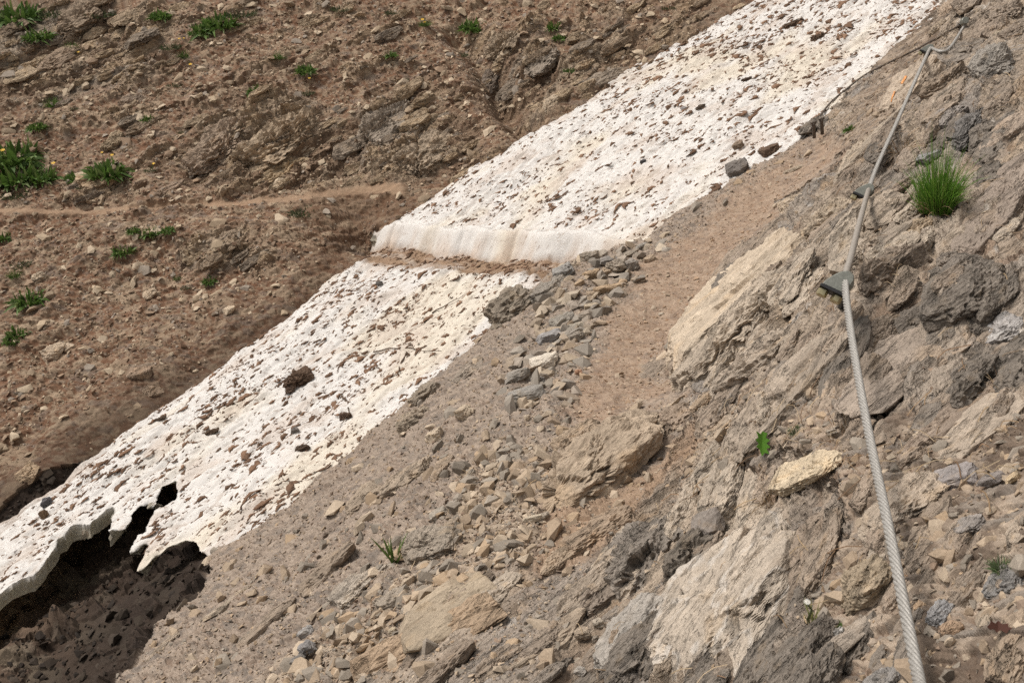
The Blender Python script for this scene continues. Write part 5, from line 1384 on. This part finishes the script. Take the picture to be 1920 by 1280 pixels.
CAB = [(1742,1370,1.18),(1730,1310,1.24),(1718,1250,1.33),(1692,1120,1.46),(1662,970,1.64),(1632,828,1.88),(1609,705,2.10),(1592,600,2.32),(1585,525,2.50),
       (1596,480,2.62),(1611,420,3.02),(1629,355,3.72),(1646,308,4.15),(1682,228,4.95),(1720,142,5.6),(1744,90,6.1)]
bpy.context.view_layer.update()
DG = bpy.context.evaluated_depsgraph_get()
def clear_t(u, v, t, gap):
    d = ray(u, v); L_ = np.linalg.norm(d)
    ok, loc, nor, fi, ob, mw = scene.ray_cast(DG, Vector((0, 0, 0)), Vector(d / L_))
    return min(t, loc.length / L_ - gap) if ok else t
CAB = [(u, v, t if v > 1200 else clear_t(u, v, t, .10)) for u, v, t in CAB]
CP_ = np.array([at(u, v, t) for u, v, t in CAB])
whole = catmull(CP_, 30)
for _ in range(2):
    wu, wv, wd = project(whole)
    for i in range(0, len(whole), 6):
        tt_ = clear_t(wu[i], wv[i], wd[i], .05)
        if tt_ < wd[i] - 1e-4:
            kk_ = np.exp(-((np.arange(len(whole)) - i) / 22.0) ** 2)[:, None]
            whole = whole * (1 + kk_ * (tt_ / wd[i] - 1))
def cut_at(i0, i1): return whole[i0 * 30:i1 * 30 + 1]
lower, mid, upper = cut_at(0, 8), cut_at(8, 11), cut_at(11, 15)
cable = tag(empty('steel_cable', tuple(whole[240])), 'thick twisted steel hand cable running up the rock through three clamps', 'cable')
def add_part(name, V_, F_, mat, parent, smooth=True):
    o = bpy.data.objects.new(name, mesh_list(name, V_, F_, smooth, mat)); C.objects.link(o)
    o.parent = parent; o.matrix_parent_inverse = Matrix.Translation(-Vector(parent.location))
    return o
def strands(path, step, R_=.0056, r_=.0034, pitch=.085, nst=6):
    p = resample(path, step)
    T_ = np.gradient(p, axis=0); T_ /= np.linalg.norm(T_, axis=1, keepdims=True)
    N0 = np.cross(T_[0], [0, 0, 1.]); N0 /= np.linalg.norm(N0); fr = [N0]
    for i in range(1, len(p)):
        q_ = fr[-1] - T_[i] * (fr[-1] @ T_[i]); fr.append(q_ / np.linalg.norm(q_))
    fr = np.array(fr); B_ = np.cross(T_, fr)
    s = np.arange(len(p)) * step
    for k in range(nst):
        a = -2 * np.pi * s / pitch + k * 2 * np.pi / nst
        c = p + R_ * (np.cos(a)[:, None] * fr + np.sin(a)[:, None] * B_)
        V_, F_ = tube(c, r_, 7, True)
        add_part('strand', V_, F_, M_steel, cable)
strands(lower, .0045); strands(upper, .0075)
p_ = resample(mid, .03)
V_, F_ = tube(p_, .0088, 14); add_part('sleeve', V_, F_, M_sleeve, cable)

RGT, UPV, BCK = np.array([1., 0, 0]), np.array([0, SP, CP]), np.array([0, -CP, SP])
def prism(prof, z0, z1, inset=0.0022):
    """Extruded outline with chamfered rims (millimetres already in metres)."""
    p = np.array(prof); c = p.mean(0)
    d = p - c; L_ = np.linalg.norm(d, axis=1, keepdims=True)
    q_ = c + d * (1 - inset / L_)
    rings = [(q_, z0), (p, z0 + inset), (p, z1 - inset), (q_, z1)]
    n_ = len(p); V_ = [(x, y, z) for r_, z in rings for x, y in r_]
    F_ = [tuple(range(n_))[::-1], tuple(range(3 * n_, 4 * n_))]
    for k in range(3):
        for j in range(n_):
            F_.append((k * n_ + j, k * n_ + (j + 1) % n_, (k + 1) * n_ + (j + 1) % n_, (k + 1) * n_ + j))
    return np.array(V_), F_
def clamp(ip, label, sc=1.18):
    O_ = whole[ip * 30]; T_ = whole[max(ip * 30 - 6, 0)] - O_; T_ /= np.linalg.norm(T_)
    T_ = -O_ / np.linalg.norm(O_) + .30 * (.49 * RGT + .87 * UPV); T_ /= np.linalg.norm(T_)      # the bolts lean a little towards the path
    g = .87 * RGT - .49 * UPV; n_ = .49 * RGT + .87 * UPV
    g = g - T_ * (g @ T_); g /= np.linalg.norm(g); n_ = np.cross(T_, g)
    root = tag(empty('cable_clamp', tuple(O_)), label, 'cable clamp', 'cable clamps bolted to the rock')
    Mx = np.stack([g, n_, T_], -1) * sc
    def part(name, V_, F_, mat, parent=root, smooth=False):
        return add_part(name, np.asarray(V_) @ Mx.T + O_, F_, mat, parent, smooth) if parent is root else sub(name, np.asarray(V_) @ Mx.T + O_, F_, mat, parent, smooth)
    def sub(name, V_, F_, mat, parent, smooth):
        o = bpy.data.objects.new(name, mesh_list(name, V_, F_, smooth, mat)); C.objects.link(o)
        o.parent = parent; o.matrix_parent_inverse = parent.matrix_world.inverted() if False else Matrix.Translation(-Vector(root.location))
        return o
    prof = np.array([(-38,-32),(7,-32),(13,-24),(15,-8),(16,4),(12,13),(4,17.5),(-5,17),(-14,11),(-22,2),(-31,-12),(-37,-24)]) / 1000
    V_, F_ = prism(prof, -.015, .013); part('body', V_, F_, M_cast)
    a = np.linspace(math.radians(-75), math.radians(165), 16)
    arc = np.stack([.0165 * np.cos(a), .0165 * np.sin(a), np.full(16, -.020)], -1)
    arc = np.r_[[[.0043, -.042, -.020]], arc, [[-.0200, -.004, -.020], [-.026, -.030, -.020]]]
    V_, F_ = tube(resample(arc, .004), .0052, 8); part('u_bolt', V_, F_, M_cast, root, True)
    V_, F_ = prism(np.array([(-41,-38.5),(10,-38.5),(10,-32.3),(-41,-32.3)]) / 1000, -.018, .017, .001); part('gasket', V_, F_, M_rubber)
    for gx in (-.030, .0015):
        hx = [(gx + .0115 * math.cos(k * math.pi / 3), .0115 * math.sin(k * math.pi / 3)) for k in range(6)]
        V_, F_ = prism(hx, -.0540, -.0390, .0012)
        V_ = V_[:, [0, 2, 1]]; V_[:, 2] += -.001
        nut = part('cap_nut', V_, [f[::-1] for f in F_], M_zinc)
        rows = [(.0095, -.0541), (.0098, -.058), (.0090, -.0625), (.0068, -.0660), (.0034, -.0680), (.0004, -.0685)]
        V2 = [(gx + r_ * math.cos(t), y, -.001 + r_ * math.sin(t)) for r_, y in rows for t in np.linspace(0, 2 * np.pi, 14, endpoint=False)]
        F2 = [(i * 14 + j, i * 14 + (j + 1) % 14, (i + 1) * 14 + (j + 1) % 14, (i + 1) * 14 + j) for i in range(5) for j in range(14)]
        o = bpy.data.objects.new('dome', mesh_list('dome', np.array(V2) @ Mx.T + O_, F2, True, M_zinc)); C.objects.link(o)
        o.parent = nut; o.matrix_parent_inverse = Matrix.Translation(-Vector(root.location))
    # the anchor goes from the back of the clamp into the nearest rock
    st = O_ + Mx @ np.array([.010, -.026, -.012])
    dr = Vector(-BCK * .92 + RGT * .26 - UPV * .20).normalized()
    ok, loc, *_ = scene.ray_cast(DG, Vector(st), dr)
    tgt = np.array(loc) if ok and (loc - Vector(st)).length < .45 else st + np.array(dr) * .2
    dv = tgt - st; dv /= np.linalg.norm(dv)
    V_, F_ = tube(resample(np.array([st, tgt + dv * .06]), .02), .0085, 10); add_part('anchor_rod', V_, F_, M_rod, root, True)
    return root
clamp(8, 'lowest cable clamp with a grey cast body, black gasket and two yellowish cap nuts')
clamp(11, 'middle cable clamp at the upper end of the smooth sleeve', 1.1)
clamp(15, 'highest and smallest-looking cable clamp at the far end of the twisted cable', 1.1)

def ground_line(pts, lift):
    out = []
    for (u, v) in pts:
        P_, n_, t = gp(u, v); out.append(P_ + n_ * lift)
    return np.array(out)
E0 = whole[-1]
TE = float(project(E0[None])[2][0])
pts = [at(u, v, clear_t(u, v, t, .03)) for u, v, t in ((1746, 90, TE + .02), (1757, 95, TE + .1), (1772, 97, TE + .2), (1786, 84, TE + .35), (1800, 62, TE + .5), (1813, 41, TE + .7))]
V_, F_ = tube(resample(catmull(pts, 10), .03), .0085, 8)
tag(link('cable_end', mesh_list('cable_end', V_, F_, True, M_steel)), 'slack steel cable looping from the highest clamp to the upper right', 'cable')
pts = [at(u, v, clear_t(u, v, t, .05)) for u, v, t in ((1818, 34, TE + .75), (1802, 46, TE + .74), (1760, 70, 7), (1740, 81, 7), (1720, 92, 7), (1695, 104, 7), (1670, 116, 7), (1620, 142, 7), (1590, 165, 7), (1560, 190, 7), (1540, 214, 7), (1522, 240, 7))]
V_, F_ = tube(resample(catmull(pts, 12), .05), .0068, 6)
tag(link('old_wire_rope', mesh_list('old_wire_rope', V_, F_, True, M_rust)), 'thin dark old wire rope stretched along the rock edge beside the snow', 'rope')
for (u, v, l, lab) in ((1526, 236, .10, 'left one of two rusty iron stakes at the lower end of the old rope'), (1541, 229, .09, 'right one of two rusty iron stakes at the lower end of the old rope')):
    P_, n_, t = gp(u, v + 4)
    b0 = at(u, v + 10, min(t, 6.1)); b1 = at(u - 1, v - 6, min(t, 6.1) - .03)
    V_, F_ = tube(resample(np.array([b0 - (b1 - b0) * .8, b1]), .02), .011, 8)
    root = tag(empty('iron_stake', tuple(b1)), lab, 'stake')
    add_part('shaft', V_, F_, M_rust, root)
    V_, F_ = tube(resample(np.array([b1 - [.016, 0, .004], b1 + [.016, 0, .004]]), .01), .009, 8)
    add_part('eye', V_, F_, M_rust, root)
O_ = at(1808, 40, clear_t(1808, 40, TE + .68, .05))
root = tag(empty('cable_anchor', tuple(O_)), 'small metal anchor where the slack cable meets the old rope', 'anchor')
V_, F_ = prism([(.022 * math.cos(k), .022 * math.sin(k)) for k in np.linspace(0, 2 * np.pi, 8, endpoint=False)], -.02, .02)
add_part('body', V_ @ np.stack([RGT, UPV, BCK], -1).T + O_, F_, M_cast, root, False)
V_, F_ = tube(resample(np.array([O_, O_ + [.03, .25, -.06]]), .03), .009, 8); add_part('anchor_rod', V_, F_, M_rod, root)

# orange trail paint on two rocks
M_paint = plain_mat('orange_paint', (.55, .25, .09), .85, 0, .5, 60)
def paint(pxs, wpx, parent):
    """A worn stroke of paint following the rock face it was brushed on."""
    dg = bpy.context.evaluated_depsgraph_get()
    inv_ = parent.matrix_world.inverted()
    Vv, Fv = [], []
    for (u, v) in pxs:
        for k in (-.5, .5):
            d = Vector(ray(u + wpx * k * rng.uniform(.6, 1.2), v)).normalized()
            ok, loc, nor, _ = parent.ray_cast(inv_ @ Vector((0, 0, 0)), (inv_.to_3x3() @ d).normalized())
            if not ok: return
            Vv.append(loc + nor * .004)
    for i in range(len(pxs) - 1): Fv.append((2 * i, 2 * i + 1, 2 * i + 3, 2 * i + 2))
    me = bpy.data.meshes.new('paint_mark'); me.from_pydata(Vv, [], Fv); me.materials.append(M_paint)
    o = bpy.data.objects.new('paint_mark', me); C.objects.link(o); o.parent = parent
bpy.context.view_layer.update()
paint([(1700,143),(1696,150),(1691,158)], 5, PAINTED)
paint([(1678,172),(1674,182),(1671,192)], 3, PAINTED)
paint([(1697,192),(1696,198),(1695,203)], 5, PAINTED)
paint([(1772,2),(1774,8),(1775,16)], 5, PAINTED2)

# ------------------------------------------------------------------ plants
def blades(r, n, length, radius, spread, width, pal, droop=.5, seg=3, lean=(0, 0)):
    ro = r.uniform(0, 1, n) ** .5 * radius; an = r.uniform(0, 2 * np.pi, n)
    base = np.stack([ro * np.cos(an), ro * np.sin(an), np.full(n, -.02 * length)], -1)
    da = an + r.normal(size=n) * .6; sp = r.uniform(0, 1, n) * spread
    D = np.stack([np.sin(sp) * np.cos(da) + lean[0], np.sin(sp) * np.sin(da) + lean[1], np.cos(sp)], -1); D /= np.linalg.norm(D, axis=1, keepdims=True)
    Ln = length * r.uniform(.38, 1.15, n)
    side = np.cross(D, r.normal(size=(n, 3))); side /= np.linalg.norm(side, axis=1, keepdims=True)
    V_, = [[]]
    for k in range(seg + 1):
        t = k / seg
        c = base + D * (Ln * t)[:, None]; c[:, 2] -= droop * Ln * t * t * np.sin(sp) * .8
        c[:, :2] += D[:, :2] * (Ln * t * t * droop * .3)[:, None]
        w = (width * (1 - t) ** .7 * (.6 + .8 * min(1, t * 3)) + width * .04)
        V_.append(c - side * w / 2); V_.append(c + side * w / 2)
    V_ = np.stack(V_, 1).reshape(-1, 3)
    m = 2 * (seg + 1); b = np.arange(n)[:, None, None] * m
    q = np.array([[2 * k, 2 * k + 1, 2 * k + 3, 2 * k + 2] for k in range(seg)])[None]
    F_ = (b + q).reshape(-1, 4)
    pal = np.array(pal); c0 = pal[r.integers(0, len(pal), n)] * r.uniform(.75, 1.25, (n, 1))
    tt = np.tile(np.repeat(np.linspace(.8, 1.12, seg + 1), 2), n)[:, None]
    return V_, F_, np.clip(np.repeat(c0, m, 0) * tt, .005, .9)
GREENS = [(.09, .165, .032), (.12, .20, .045), (.07, .13, .026), (.155, .205, .065)]
BRIGHT = [(.09, .20, .03), (.12, .235, .04), (.065, .15, .02), (.17, .24, .06)]
STRAW = [(.42, .31, .19), (.33, .23, .14), (.5, .39, .26), (.27, .17, .10)]
DULL = [(.085, .105, .05), (.11, .12, .06), (.06, .085, .035)]
TUFT = {
 'grass': [mesh_np('tuft', *blades(np.random.default_rng(70 + i), 130, .55, .22, 1.15, .030, GREENS)) for i in range(3)],
 'leafy': [mesh_np('tuft', *blades(np.random.default_rng(80 + i), 170, .34, .40, 1.30, .085, GREENS, .9)) for i in range(3)],
 'moss': [mesh_np('tuft', *blades(np.random.default_rng(90 + i), 240, .16, .42, 1.2, .03, DULL)) for i in range(2)],
}
for l_ in TUFT.values():
    for me_ in l_: me_.materials.append(M_leaf)
M_petal = plain_mat('yellow_petal', (.75, .45, .02), .6, 0, .12, 300)
def flower_mesh():
    V_, F_ = [(0, 0, .12)], []
    n_ = 16
    for k in range(n_):
        a = 2 * np.pi * k / n_; b = np.pi / n_ * .8
        i = len(V_)
        V_ += [(.25 * math.cos(a - b), .25 * math.sin(a - b), .05), (.5 * math.cos(a - b * .6), .5 * math.sin(a - b * .6), .1), (.5 * math.cos(a + b * .6), .5 * math.sin(a + b * .6), .1), (.25 * math.cos(a + b), .25 * math.sin(a + b), .05)]
        F_ += [(0, i, i + 3), (i, i + 1, i + 2, i + 3)]
    return mesh_list('flower', V_, F_, False, M_petal)
FLM = flower_mesh()
def plant(name, kind_, u, v, px, label, cat='plant', flowers=(), mesh=None, lift=0.0, up=.55, group=None):
    P_, n_, t = gp(u, v + px * .28)
    s = px * t / FPX
    me = mesh or TUFT[kind_][rng.integers(len(TUFT[kind_]))]
    root = empty(name, tuple(P_ + n_ * lift))
    z = n_ * (1 - up) + np.array([0, 0, 1.]) * up; z /= np.linalg.norm(z)
    x = np.cross([rng.normal(), rng.normal(), .1], z); x /= np.linalg.norm(x); y = np.cross(z, x)
    root.matrix_world = Matrix(((x[0] * s, y[0] * s, z[0] * s, P_[0]), (x[1] * s, y[1] * s, z[1] * s, P_[1]), (x[2] * s, y[2] * s, z[2] * s, P_[2]), (0, 0, 0, 1)))
    o = bpy.data.objects.new('foliage', me); C.objects.link(o); o.parent = root
    for (fu, fv, fpx) in flowers:
        fp = at(fu, fv, max(t - .12, .5))
        f = bpy.data.objects.new('flower_head', FLM); C.objects.link(f)
        fs = fpx * t / FPX
        fz = Vector((0, -.45, .9)).normalized(); fx = Vector((1, 0, 0)); fy = fz.cross(fx)
        f.parent = root
        f.matrix_world = Matrix(((fx[0] * fs, fy[0] * fs, fz[0] * fs, fp[0]), (fx[1] * fs, fy[1] * fs, fz[1] * fs, fp[1]), (fx[2] * fs, fy[2] * fs, fz[2] * fs, fp[2]), (0, 0, 0, 1)))
        f.matrix_parent_inverse = Matrix.Identity(4)
        f.matrix_basis = root.matrix_world.inverted() @ f.matrix_world
        # a thin stalk from the foliage to the head
        sv, sf = tube(np.array([P_ + n_ * .01, (P_ + fp) / 2 + [0.004, 0, .006], fp - np.array(fz) * .002]), .0022, 4)
        st_ = bpy.data.objects.new('stalk', mesh_list('stalk', sv, sf, True, M_stalk)); C.objects.link(st_)
        st_.parent = root; st_.matrix_basis = root.matrix_world.inverted()
    return tag(root, label, cat, group)
M_stalk = plain_mat('stalk', (.08, .12, .03), .7)
bpy.context.view_layer.update()
G = 'green plants on the far slope'
PL = [
 ('leafy_plant','leafy',22,268,80,'upper half of the large lush green patch at the left edge',((5,282,9),)), ('leafy_plant','leafy',30,308,72,'lower half of the large lush green patch at the left edge',()),
 ('leafy_plant','leafy',80,318,50,'green plant with one yellow flower right of the large lush patch',((100,306,8),)), ('leafy_plant','leafy',200,302,62,'bushy green plant with a yellow flower above the flat boulder',((210,291,7),(191,286,5))),
 ('leafy_plant','leafy',140,325,30,'small green plant between the lush patch and the flat boulder',()), ('leafy_plant','moss',30,350,52,'dull green plant below the lush patch near the footpath',()),
 ('grass_tuft','leafy',72,52,40,'pale green bush on the upper left rocks',()), ('grass_tuft','grass',133,84,30,'grass tuft at the top of the slanting brown slab',((147,98,5),)),
 ('leafy_plant','leafy',30,12,66,'wide green plant in the extreme upper left corner',()), ('leafy_plant','moss',95,6,60,'green patch along the top beside the layered outcrop',()),
 ('grass_tuft','moss',190,4,60,'green strip at the top edge right of the layered outcrop',()), ('leafy_plant','leafy',410,28,52,'dense green plant near the top above the middle of the far slope',()),
 ('leafy_plant','leafy',382,44,44,'green plant hanging down left of the dense top plant',()), ('grass_tuft','moss',450,10,60,'grassy strip at the top right of the dense top plant',()),
 ('leafy_plant','leafy',302,20,34,'single green plant at the top left of the dense top plant',()), ('grass_tuft','moss',320,76,40,'mossy green patch with yellow flowers in the upper slope',((336,73,5),(345,72,4))),
 ('grass_tuft','grass',347,98,26,'small tuft with a yellow flower under the mossy patch',((357,121,7),)), ('grass_tuft','grass',521,103,26,'lone round tuft right of the mossy patch',()),
 ('grass_tuft','leafy',483,160,32,'green rosette above the folded rock face',()), ('grass_tuft','leafy',572,122,30,'upper tuft of a green pair with a yellow flower',((580,147,5),)),
 ('grass_tuft','moss',577,166,28,'lower tuft of a green pair with a yellow flower',()), ('moss_cushion','moss',325,152,30,'bright moss cushion under a flat pale stone',()),
 ('grass_tuft','grass',100,188,32,'green tuft in the middle of the left slope',()), ('grass_tuft','moss',140,200,18,'small tuft right of the middle left tuft',()),
 ('grass_tuft','leafy',277,216,20,'tuft beside the dark cleft rock',()), ('grass_tuft','moss',340,240,20,'dull tuft left of the folded rock face',()),
 ('grass_tuft','leafy',72,232,26,'green tuft above the large lush patch',()), ('grass_tuft','moss',283,310,26,'thin plant with a yellow flower above the footpath',((288,307,6),)),
 ('leafy_plant','leafy',886,40,40,'green rosette at the top right of the far slope left of the pointed rock',()), ('leafy_plant','moss',735,15,30,'green tuft near the top centre',()),
 ('leafy_plant','leafy',1040,42,30,'upper green plant near the top of the upper snow edge',()), ('leafy_plant','leafy',1050,66,20,'lower green plant near the top of the upper snow edge',()),
 ('grass_tuft','grass',795,42,26,'slim plant carrying two yellow flowers at the top centre',((792,37,7),(796,42,5))), ('grass_tuft','leafy',731,98,20,'small green tuft in the upper centre',()),
 ('grass_tuft','moss',864,97,24,'dull tuft at the head of the small gully',()), ('grass_tuft','leafy',1067,128,16,'small tuft above the long grey rock by the snow',()),
 ('grass_tuft','moss',760,145,16,'tiny tuft above the grey bulging fold',()), ('grass_tuft','leafy',285,428,30,'bright green plant below the footpath',()),
 ('grass_tuft','leafy',312,425,20,'smaller green plant right of the bright one below the footpath',()), ('grass_tuft','leafy',232,460,32,'green plant left of the layered outcrop below the footpath',()),
 ('grass_tuft','leafy',250,428,18,'little tuft right below the footpath',()), ('grass_tuft','moss',38,482,42,'dull green tuft at the left edge below the footpath',()),
 ('leafy_plant','leafy',52,545,48,'large green plant at the left edge below the footpath',()), ('grass_tuft','grass',25,512,26,'tuft above the large plant at the left edge',()),
 ('grass_tuft','leafy',30,612,32,'lower tuft at the left edge of the scree',()), ('grass_tuft','leafy',22,630,24,'lowest tuft at the left edge of the scree',()),
 ('grass_tuft','leafy',395,520,24,'fresh green tuft in the middle of the scree below the path',()), ('grass_tuft','grass',330,520,15,'tiny tuft left of the dark tuft in the scree',()),
 ('grass_tuft','moss',345,536,20,'dark tuft left of the fresh green tuft in the scree',()), ('grass_tuft','leafy',5,437,26,'tuft at the left end of the footpath',()),
 ('moss_cushion','moss',567,382,52,'brownish green moss cushion on the footpath edge near the snow',()), ('grass_tuft','moss',150,345,22,'faint tuft left of the flat boulder',()),
 ('grass_tuft','moss',640,8,40,'faint green patch at the top centre left',()), ('grass_tuft','moss',1255,8,30,'faint green patch at the top by the upper snow edge',()),
]
for nm, k_, u, v, px, lab, fl in PL: plant(nm, k_, u, v, px * (1.35 if k_ == 'leafy' else 1.15), lab, 'plant', fl, group=G)
YG = [(.12, .27, .03), (.16, .32, .04), (.09, .21, .024), (.22, .32, .07), (.10, .24, .03)]
bv_, bf_, bc_, nb = [], [], [], 0
for i, (ox, oy, ln_, nn_, lx, ly) in enumerate([(0, 0, .95, 300, -.08, 0), (.15, .05, .75, 170, .1, .1), (-.14, .02, .85, 190, -.12, .05), (.03, -.1, .5, 190, .05, -.3), (-.05, .08, 1.12, 150, .04, .1), (.10, -.05, .7, 110, .12, -.2), (-.06, -.16, .55, 150, -.2, -.9)]):
    v_, f_, c_ = blades(np.random.default_rng(50 + i), nn_, ln_, .13, .62, .011, YG, .8, 4, (lx * 1.1, ly))
    bv_.append(v_ + [ox, oy, 0]); bf_.append(f_ + nb); bc_.append(c_); nb += len(v_)
for i in range(1):
    v_, f_, c_ = blades(np.random.default_rng(60), 90, .55, .22, 1.35, .011, STRAW, .9, 4)
    bv_.append(v_); bf_.append(f_ + nb); bc_.append(c_); nb += len(v_)
big = mesh_np('tuft', np.concatenate(bv_) * [.82, .82, 1.22], np.concatenate(bf_), np.concatenate(bc_)); big.materials.append(M_leaf)
plant('grass_tuft', 'grass', 1757, 362, 122, 'big bushy bright green tuft growing from the rock right of the cable', 'plant', (), big, .02, .8)
sm = mesh_np('tuft', *blades(np.random.default_rng(6), 200, .5, .28, 1.2, .022, BRIGHT, .5)); sm.materials.append(M_leaf)
plant('grass_tuft', 'grass', 1580, 378, 34, 'small bright green tuft left of the middle clamp', 'plant', (), sm)
thin = mesh_np('tuft', *blades(np.random.default_rng(8), 14, 1.0, .10, .75, .055, [(.10, .16, .035), (.13, .19, .05)], .2, 4)); thin.materials.append(M_leaf)
plant('grass_tuft', 'grass', 738, 1030, 76, 'thin upright grass blades beside the flat-topped block', 'plant', (), thin, 0, .9)
grey_ = mesh_np('tuft', *blades(np.random.default_rng(9), 160, .5, .25, 1.2, .035, [(.16, .20, .11), (.12, .17, .07)], .5)); grey_.materials.append(M_leaf)
plant('small_plant', 'grass', 1490, 800, 34, 'small greyish green cushion plant above the cream boulder', 'plant', (), grey_)
plant('small_plant', 'grass', 1742, 798, 28, 'tiny green plant right of the cable under the brown slab', 'plant', (), grey_)
plant('small_plant', 'leafy', 1566, 1165, 30, 'small leafy plant left of the lower cable', 'plant', ())
plant('small_plant', 'grass', 1878, 1052, 60, 'yellowish green plant at the right edge', 'plant', (), grey_)
plant('moss_cushion', 'moss', 1650, 600, 26, 'patch of moss in the crack beside the cable', 'plant', ())
plant('grass_tuft', 'leafy', 1595, 235, 26, 'dark green tuft under the old rope', 'plant', ())
plant('moss_cushion', 'moss', 1334, 645, 22, 'little moss patch in the crack of the cream slab', 'plant', ())
pale_ = mesh_np('tuft', *blades(np.random.default_rng(10), 40, .8, .15, .7, .03, [(.30, .30, .12), (.24, .26, .10)], .3)); pale_.materials.append(M_leaf)
plant('flowering_plant', 'grass', 1520, 1150, 60, 'withered pale plant with a white flower left of the lower cable', 'plant', ((1513,1128,12),), pale_, 0, .85)
# the white flower differs from the yellow ones
M_white = plain_mat('white_petal', (.75, .73, .66), .7)
wf = FLM.copy(); wf.materials.clear(); wf.materials.append(M_white)
for o in bpy.data.objects:
    if o.name.startswith('flower_head') and o.parent and o.parent.name.startswith('flowering_plant'): o.data = wf
straw = [mesh_np('tuft', *blades(np.random.default_rng(20 + i), 70, .6, .22, 1.45, .012, STRAW, .9, 4)) for i in range(3)]
for me_ in straw: me_.materials.append(M_leaf)
for i, (u, v, px, lab) in enumerate([(1570,785,110,'spreading tuft of dry yellow grass beside the lower cable'), (1882,705,90,'dry brown grass tuft at the right edge above the stained slab'), (1688,262,80,'dry grass heap in the hollow left of the green tuft'),
     (1345,1062,34,'curled dry nest of grass on the broad pale slab'), (1315,1195,40,'reddish dry moss knot low on the broad pale slab'), (1545,560,60,'dry straw around the foot of the lowest clamp'),
     (1420,800,70,'reddish dry grass heap left of the small greyish plant'), (1740,890,80,'brown withered grass right of the cable below the slab'), (1440,925,70,'brown withered moss left of the cream boulder'),
     (1895,40,50,'dry grass blades at the top right corner'), (1180,1060,30,'dry straw on the brown streaked boulder'), (1515,450,40,'dry straw on the pale rock shelf')]):
    plant('dry_grass_tuft', 'grass', u, v, px, lab, 'dry grass', (), straw[i % 3], 0, .3)
# single dry stalks strewn over the near slope
k = pick((PM.d > 1.7) * np.maximum(mPock, .35 * region(ROCKY) * (kflat == 0) * inview) + .25 * mRub, 420)
bv, bf, bc = [], [], []
for i, kk_ in enumerate(k):
    L_ = rng.uniform(.02, .10); n_ = NBf[kk_]; d_ = np.cross(n_, rng.normal(size=3)); d_ /= np.linalg.norm(d_); sd_ = np.cross(n_, d_)
    w_ = rng.uniform(.0006, .0014); cu = rng.normal() * .25
    p_ = Pf[kk_] + n_ * .008
    cl_ = np.array(STRAW[rng.integers(4)]) * rng.uniform(.7, 1.15)
    b0 = len(bv)
    for j in range(4):
        t = j / 3 - .5; c = p_ + d_ * L_ * t + sd_ * cu * L_ * (t * t) + n_ * (.012 * (1 - 4 * t * t) * rng.uniform(.2, 1) + .004)
        bv += [c - sd_ * w_, c + n_ * w_ * 1.5, c + sd_ * w_]; bc += [cl_] * 3
    for j in range(3):
        a_ = b0 + 3 * j
        bf += [(a_, a_ + 1, a_ + 4, a_ + 3), (a_ + 1, a_ + 2, a_ + 5, a_ + 4)]
me = mesh_np('dry_straw', np.array(bv), np.array(bf), np.array(bc)); tag(link('dry_straw', me, M_leaf), 'single dry straws strewn over the near rocks', 'straw', None, 'stuff')

def leaf_shape(name, outline, u, v, px, colr, label, cat, tilt=(.3, .2), lift=.02):
    P_, n_, t = gp(u, v)
    s = px * t / FPX; pts = np.array(outline)
    m_ = len(pts)
    V_ = np.c_[pts, .25 * np.abs(pts[:, 0]) + .15 * pts[:, 1] ** 2]
    V_ = np.r_[V_, V_ - [0, 0, .02], [[0, 0, 0], [0, 0, -.02]]]
    F_ = [(2 * m_, i, (i + 1) % m_) for i in range(m_)] + [(2 * m_ + 1, m_ + (i + 1) % m_, m_ + i) for i in range(m_)] + [(i, m_ + i, m_ + (i + 1) % m_, (i + 1) % m_) for i in range(m_)]
    me = mesh_list(name, V_, F_, False)
    a_ = me.color_attributes.new('Col', 'FLOAT_COLOR', 'POINT')
    a_.data.foreach_set('color', np.tile(np.r_[colr, 1.0].astype(np.float32), len(V_)))
    me.materials.append(M_leaf)
    o = link(name, me)
    z = Vector((tilt[0], -.75, .55 + tilt[1])).normalized(); x = Vector((.9, .1, -.35)); x = (x - z * x.dot(z)).normalized(); y = z.cross(x)
    p = P_ + n_ * lift
    o.matrix_world = Matrix(((x[0] * s, y[0] * s, z[0] * s, p[0]), (x[1] * s, y[1] * s, z[1] * s, p[1]), (x[2] * s, y[2] * s, z[2] * s, p[2]), (0, 0, 0, 1)))
    return tag(o, label, cat)
leaf_shape('green_leaf', [(0,-.55),(.10,-.38),(.26,-.40),(.16,-.2),(.30,-.12),(.15,.02),(.28,.16),(.12,.22),(.16,.42),(0,.5),(-.1,.3),(-.3,.34),(-.17,.12),(-.32,.02),(-.15,-.1),(-.27,-.26),(-.1,-.3)],
           1448, 842, 52, (.11, .26, .03), 'bright green jagged leaf standing above the cream boulder', 'leaf', (.35, .2), .03)
leaf_shape('dead_leaf', [(-.5,-.12),(-.36,.02),(-.3,.16),(-.12,.10),(.02,.24),(.14,.12),(.34,.18),(.34,.04),(.55,.02),(.34,-.08),(.26,-.22),(.08,-.12),(-.1,-.24),(-.2,-.14),(-.38,-.22)], 1890, 1195, 50, (.12, .055, .04), 'reddish brown dead leaf at the lower right edge', 'leaf', (.1, .3), .02)
print('done', round(time.time() - T0, 1))
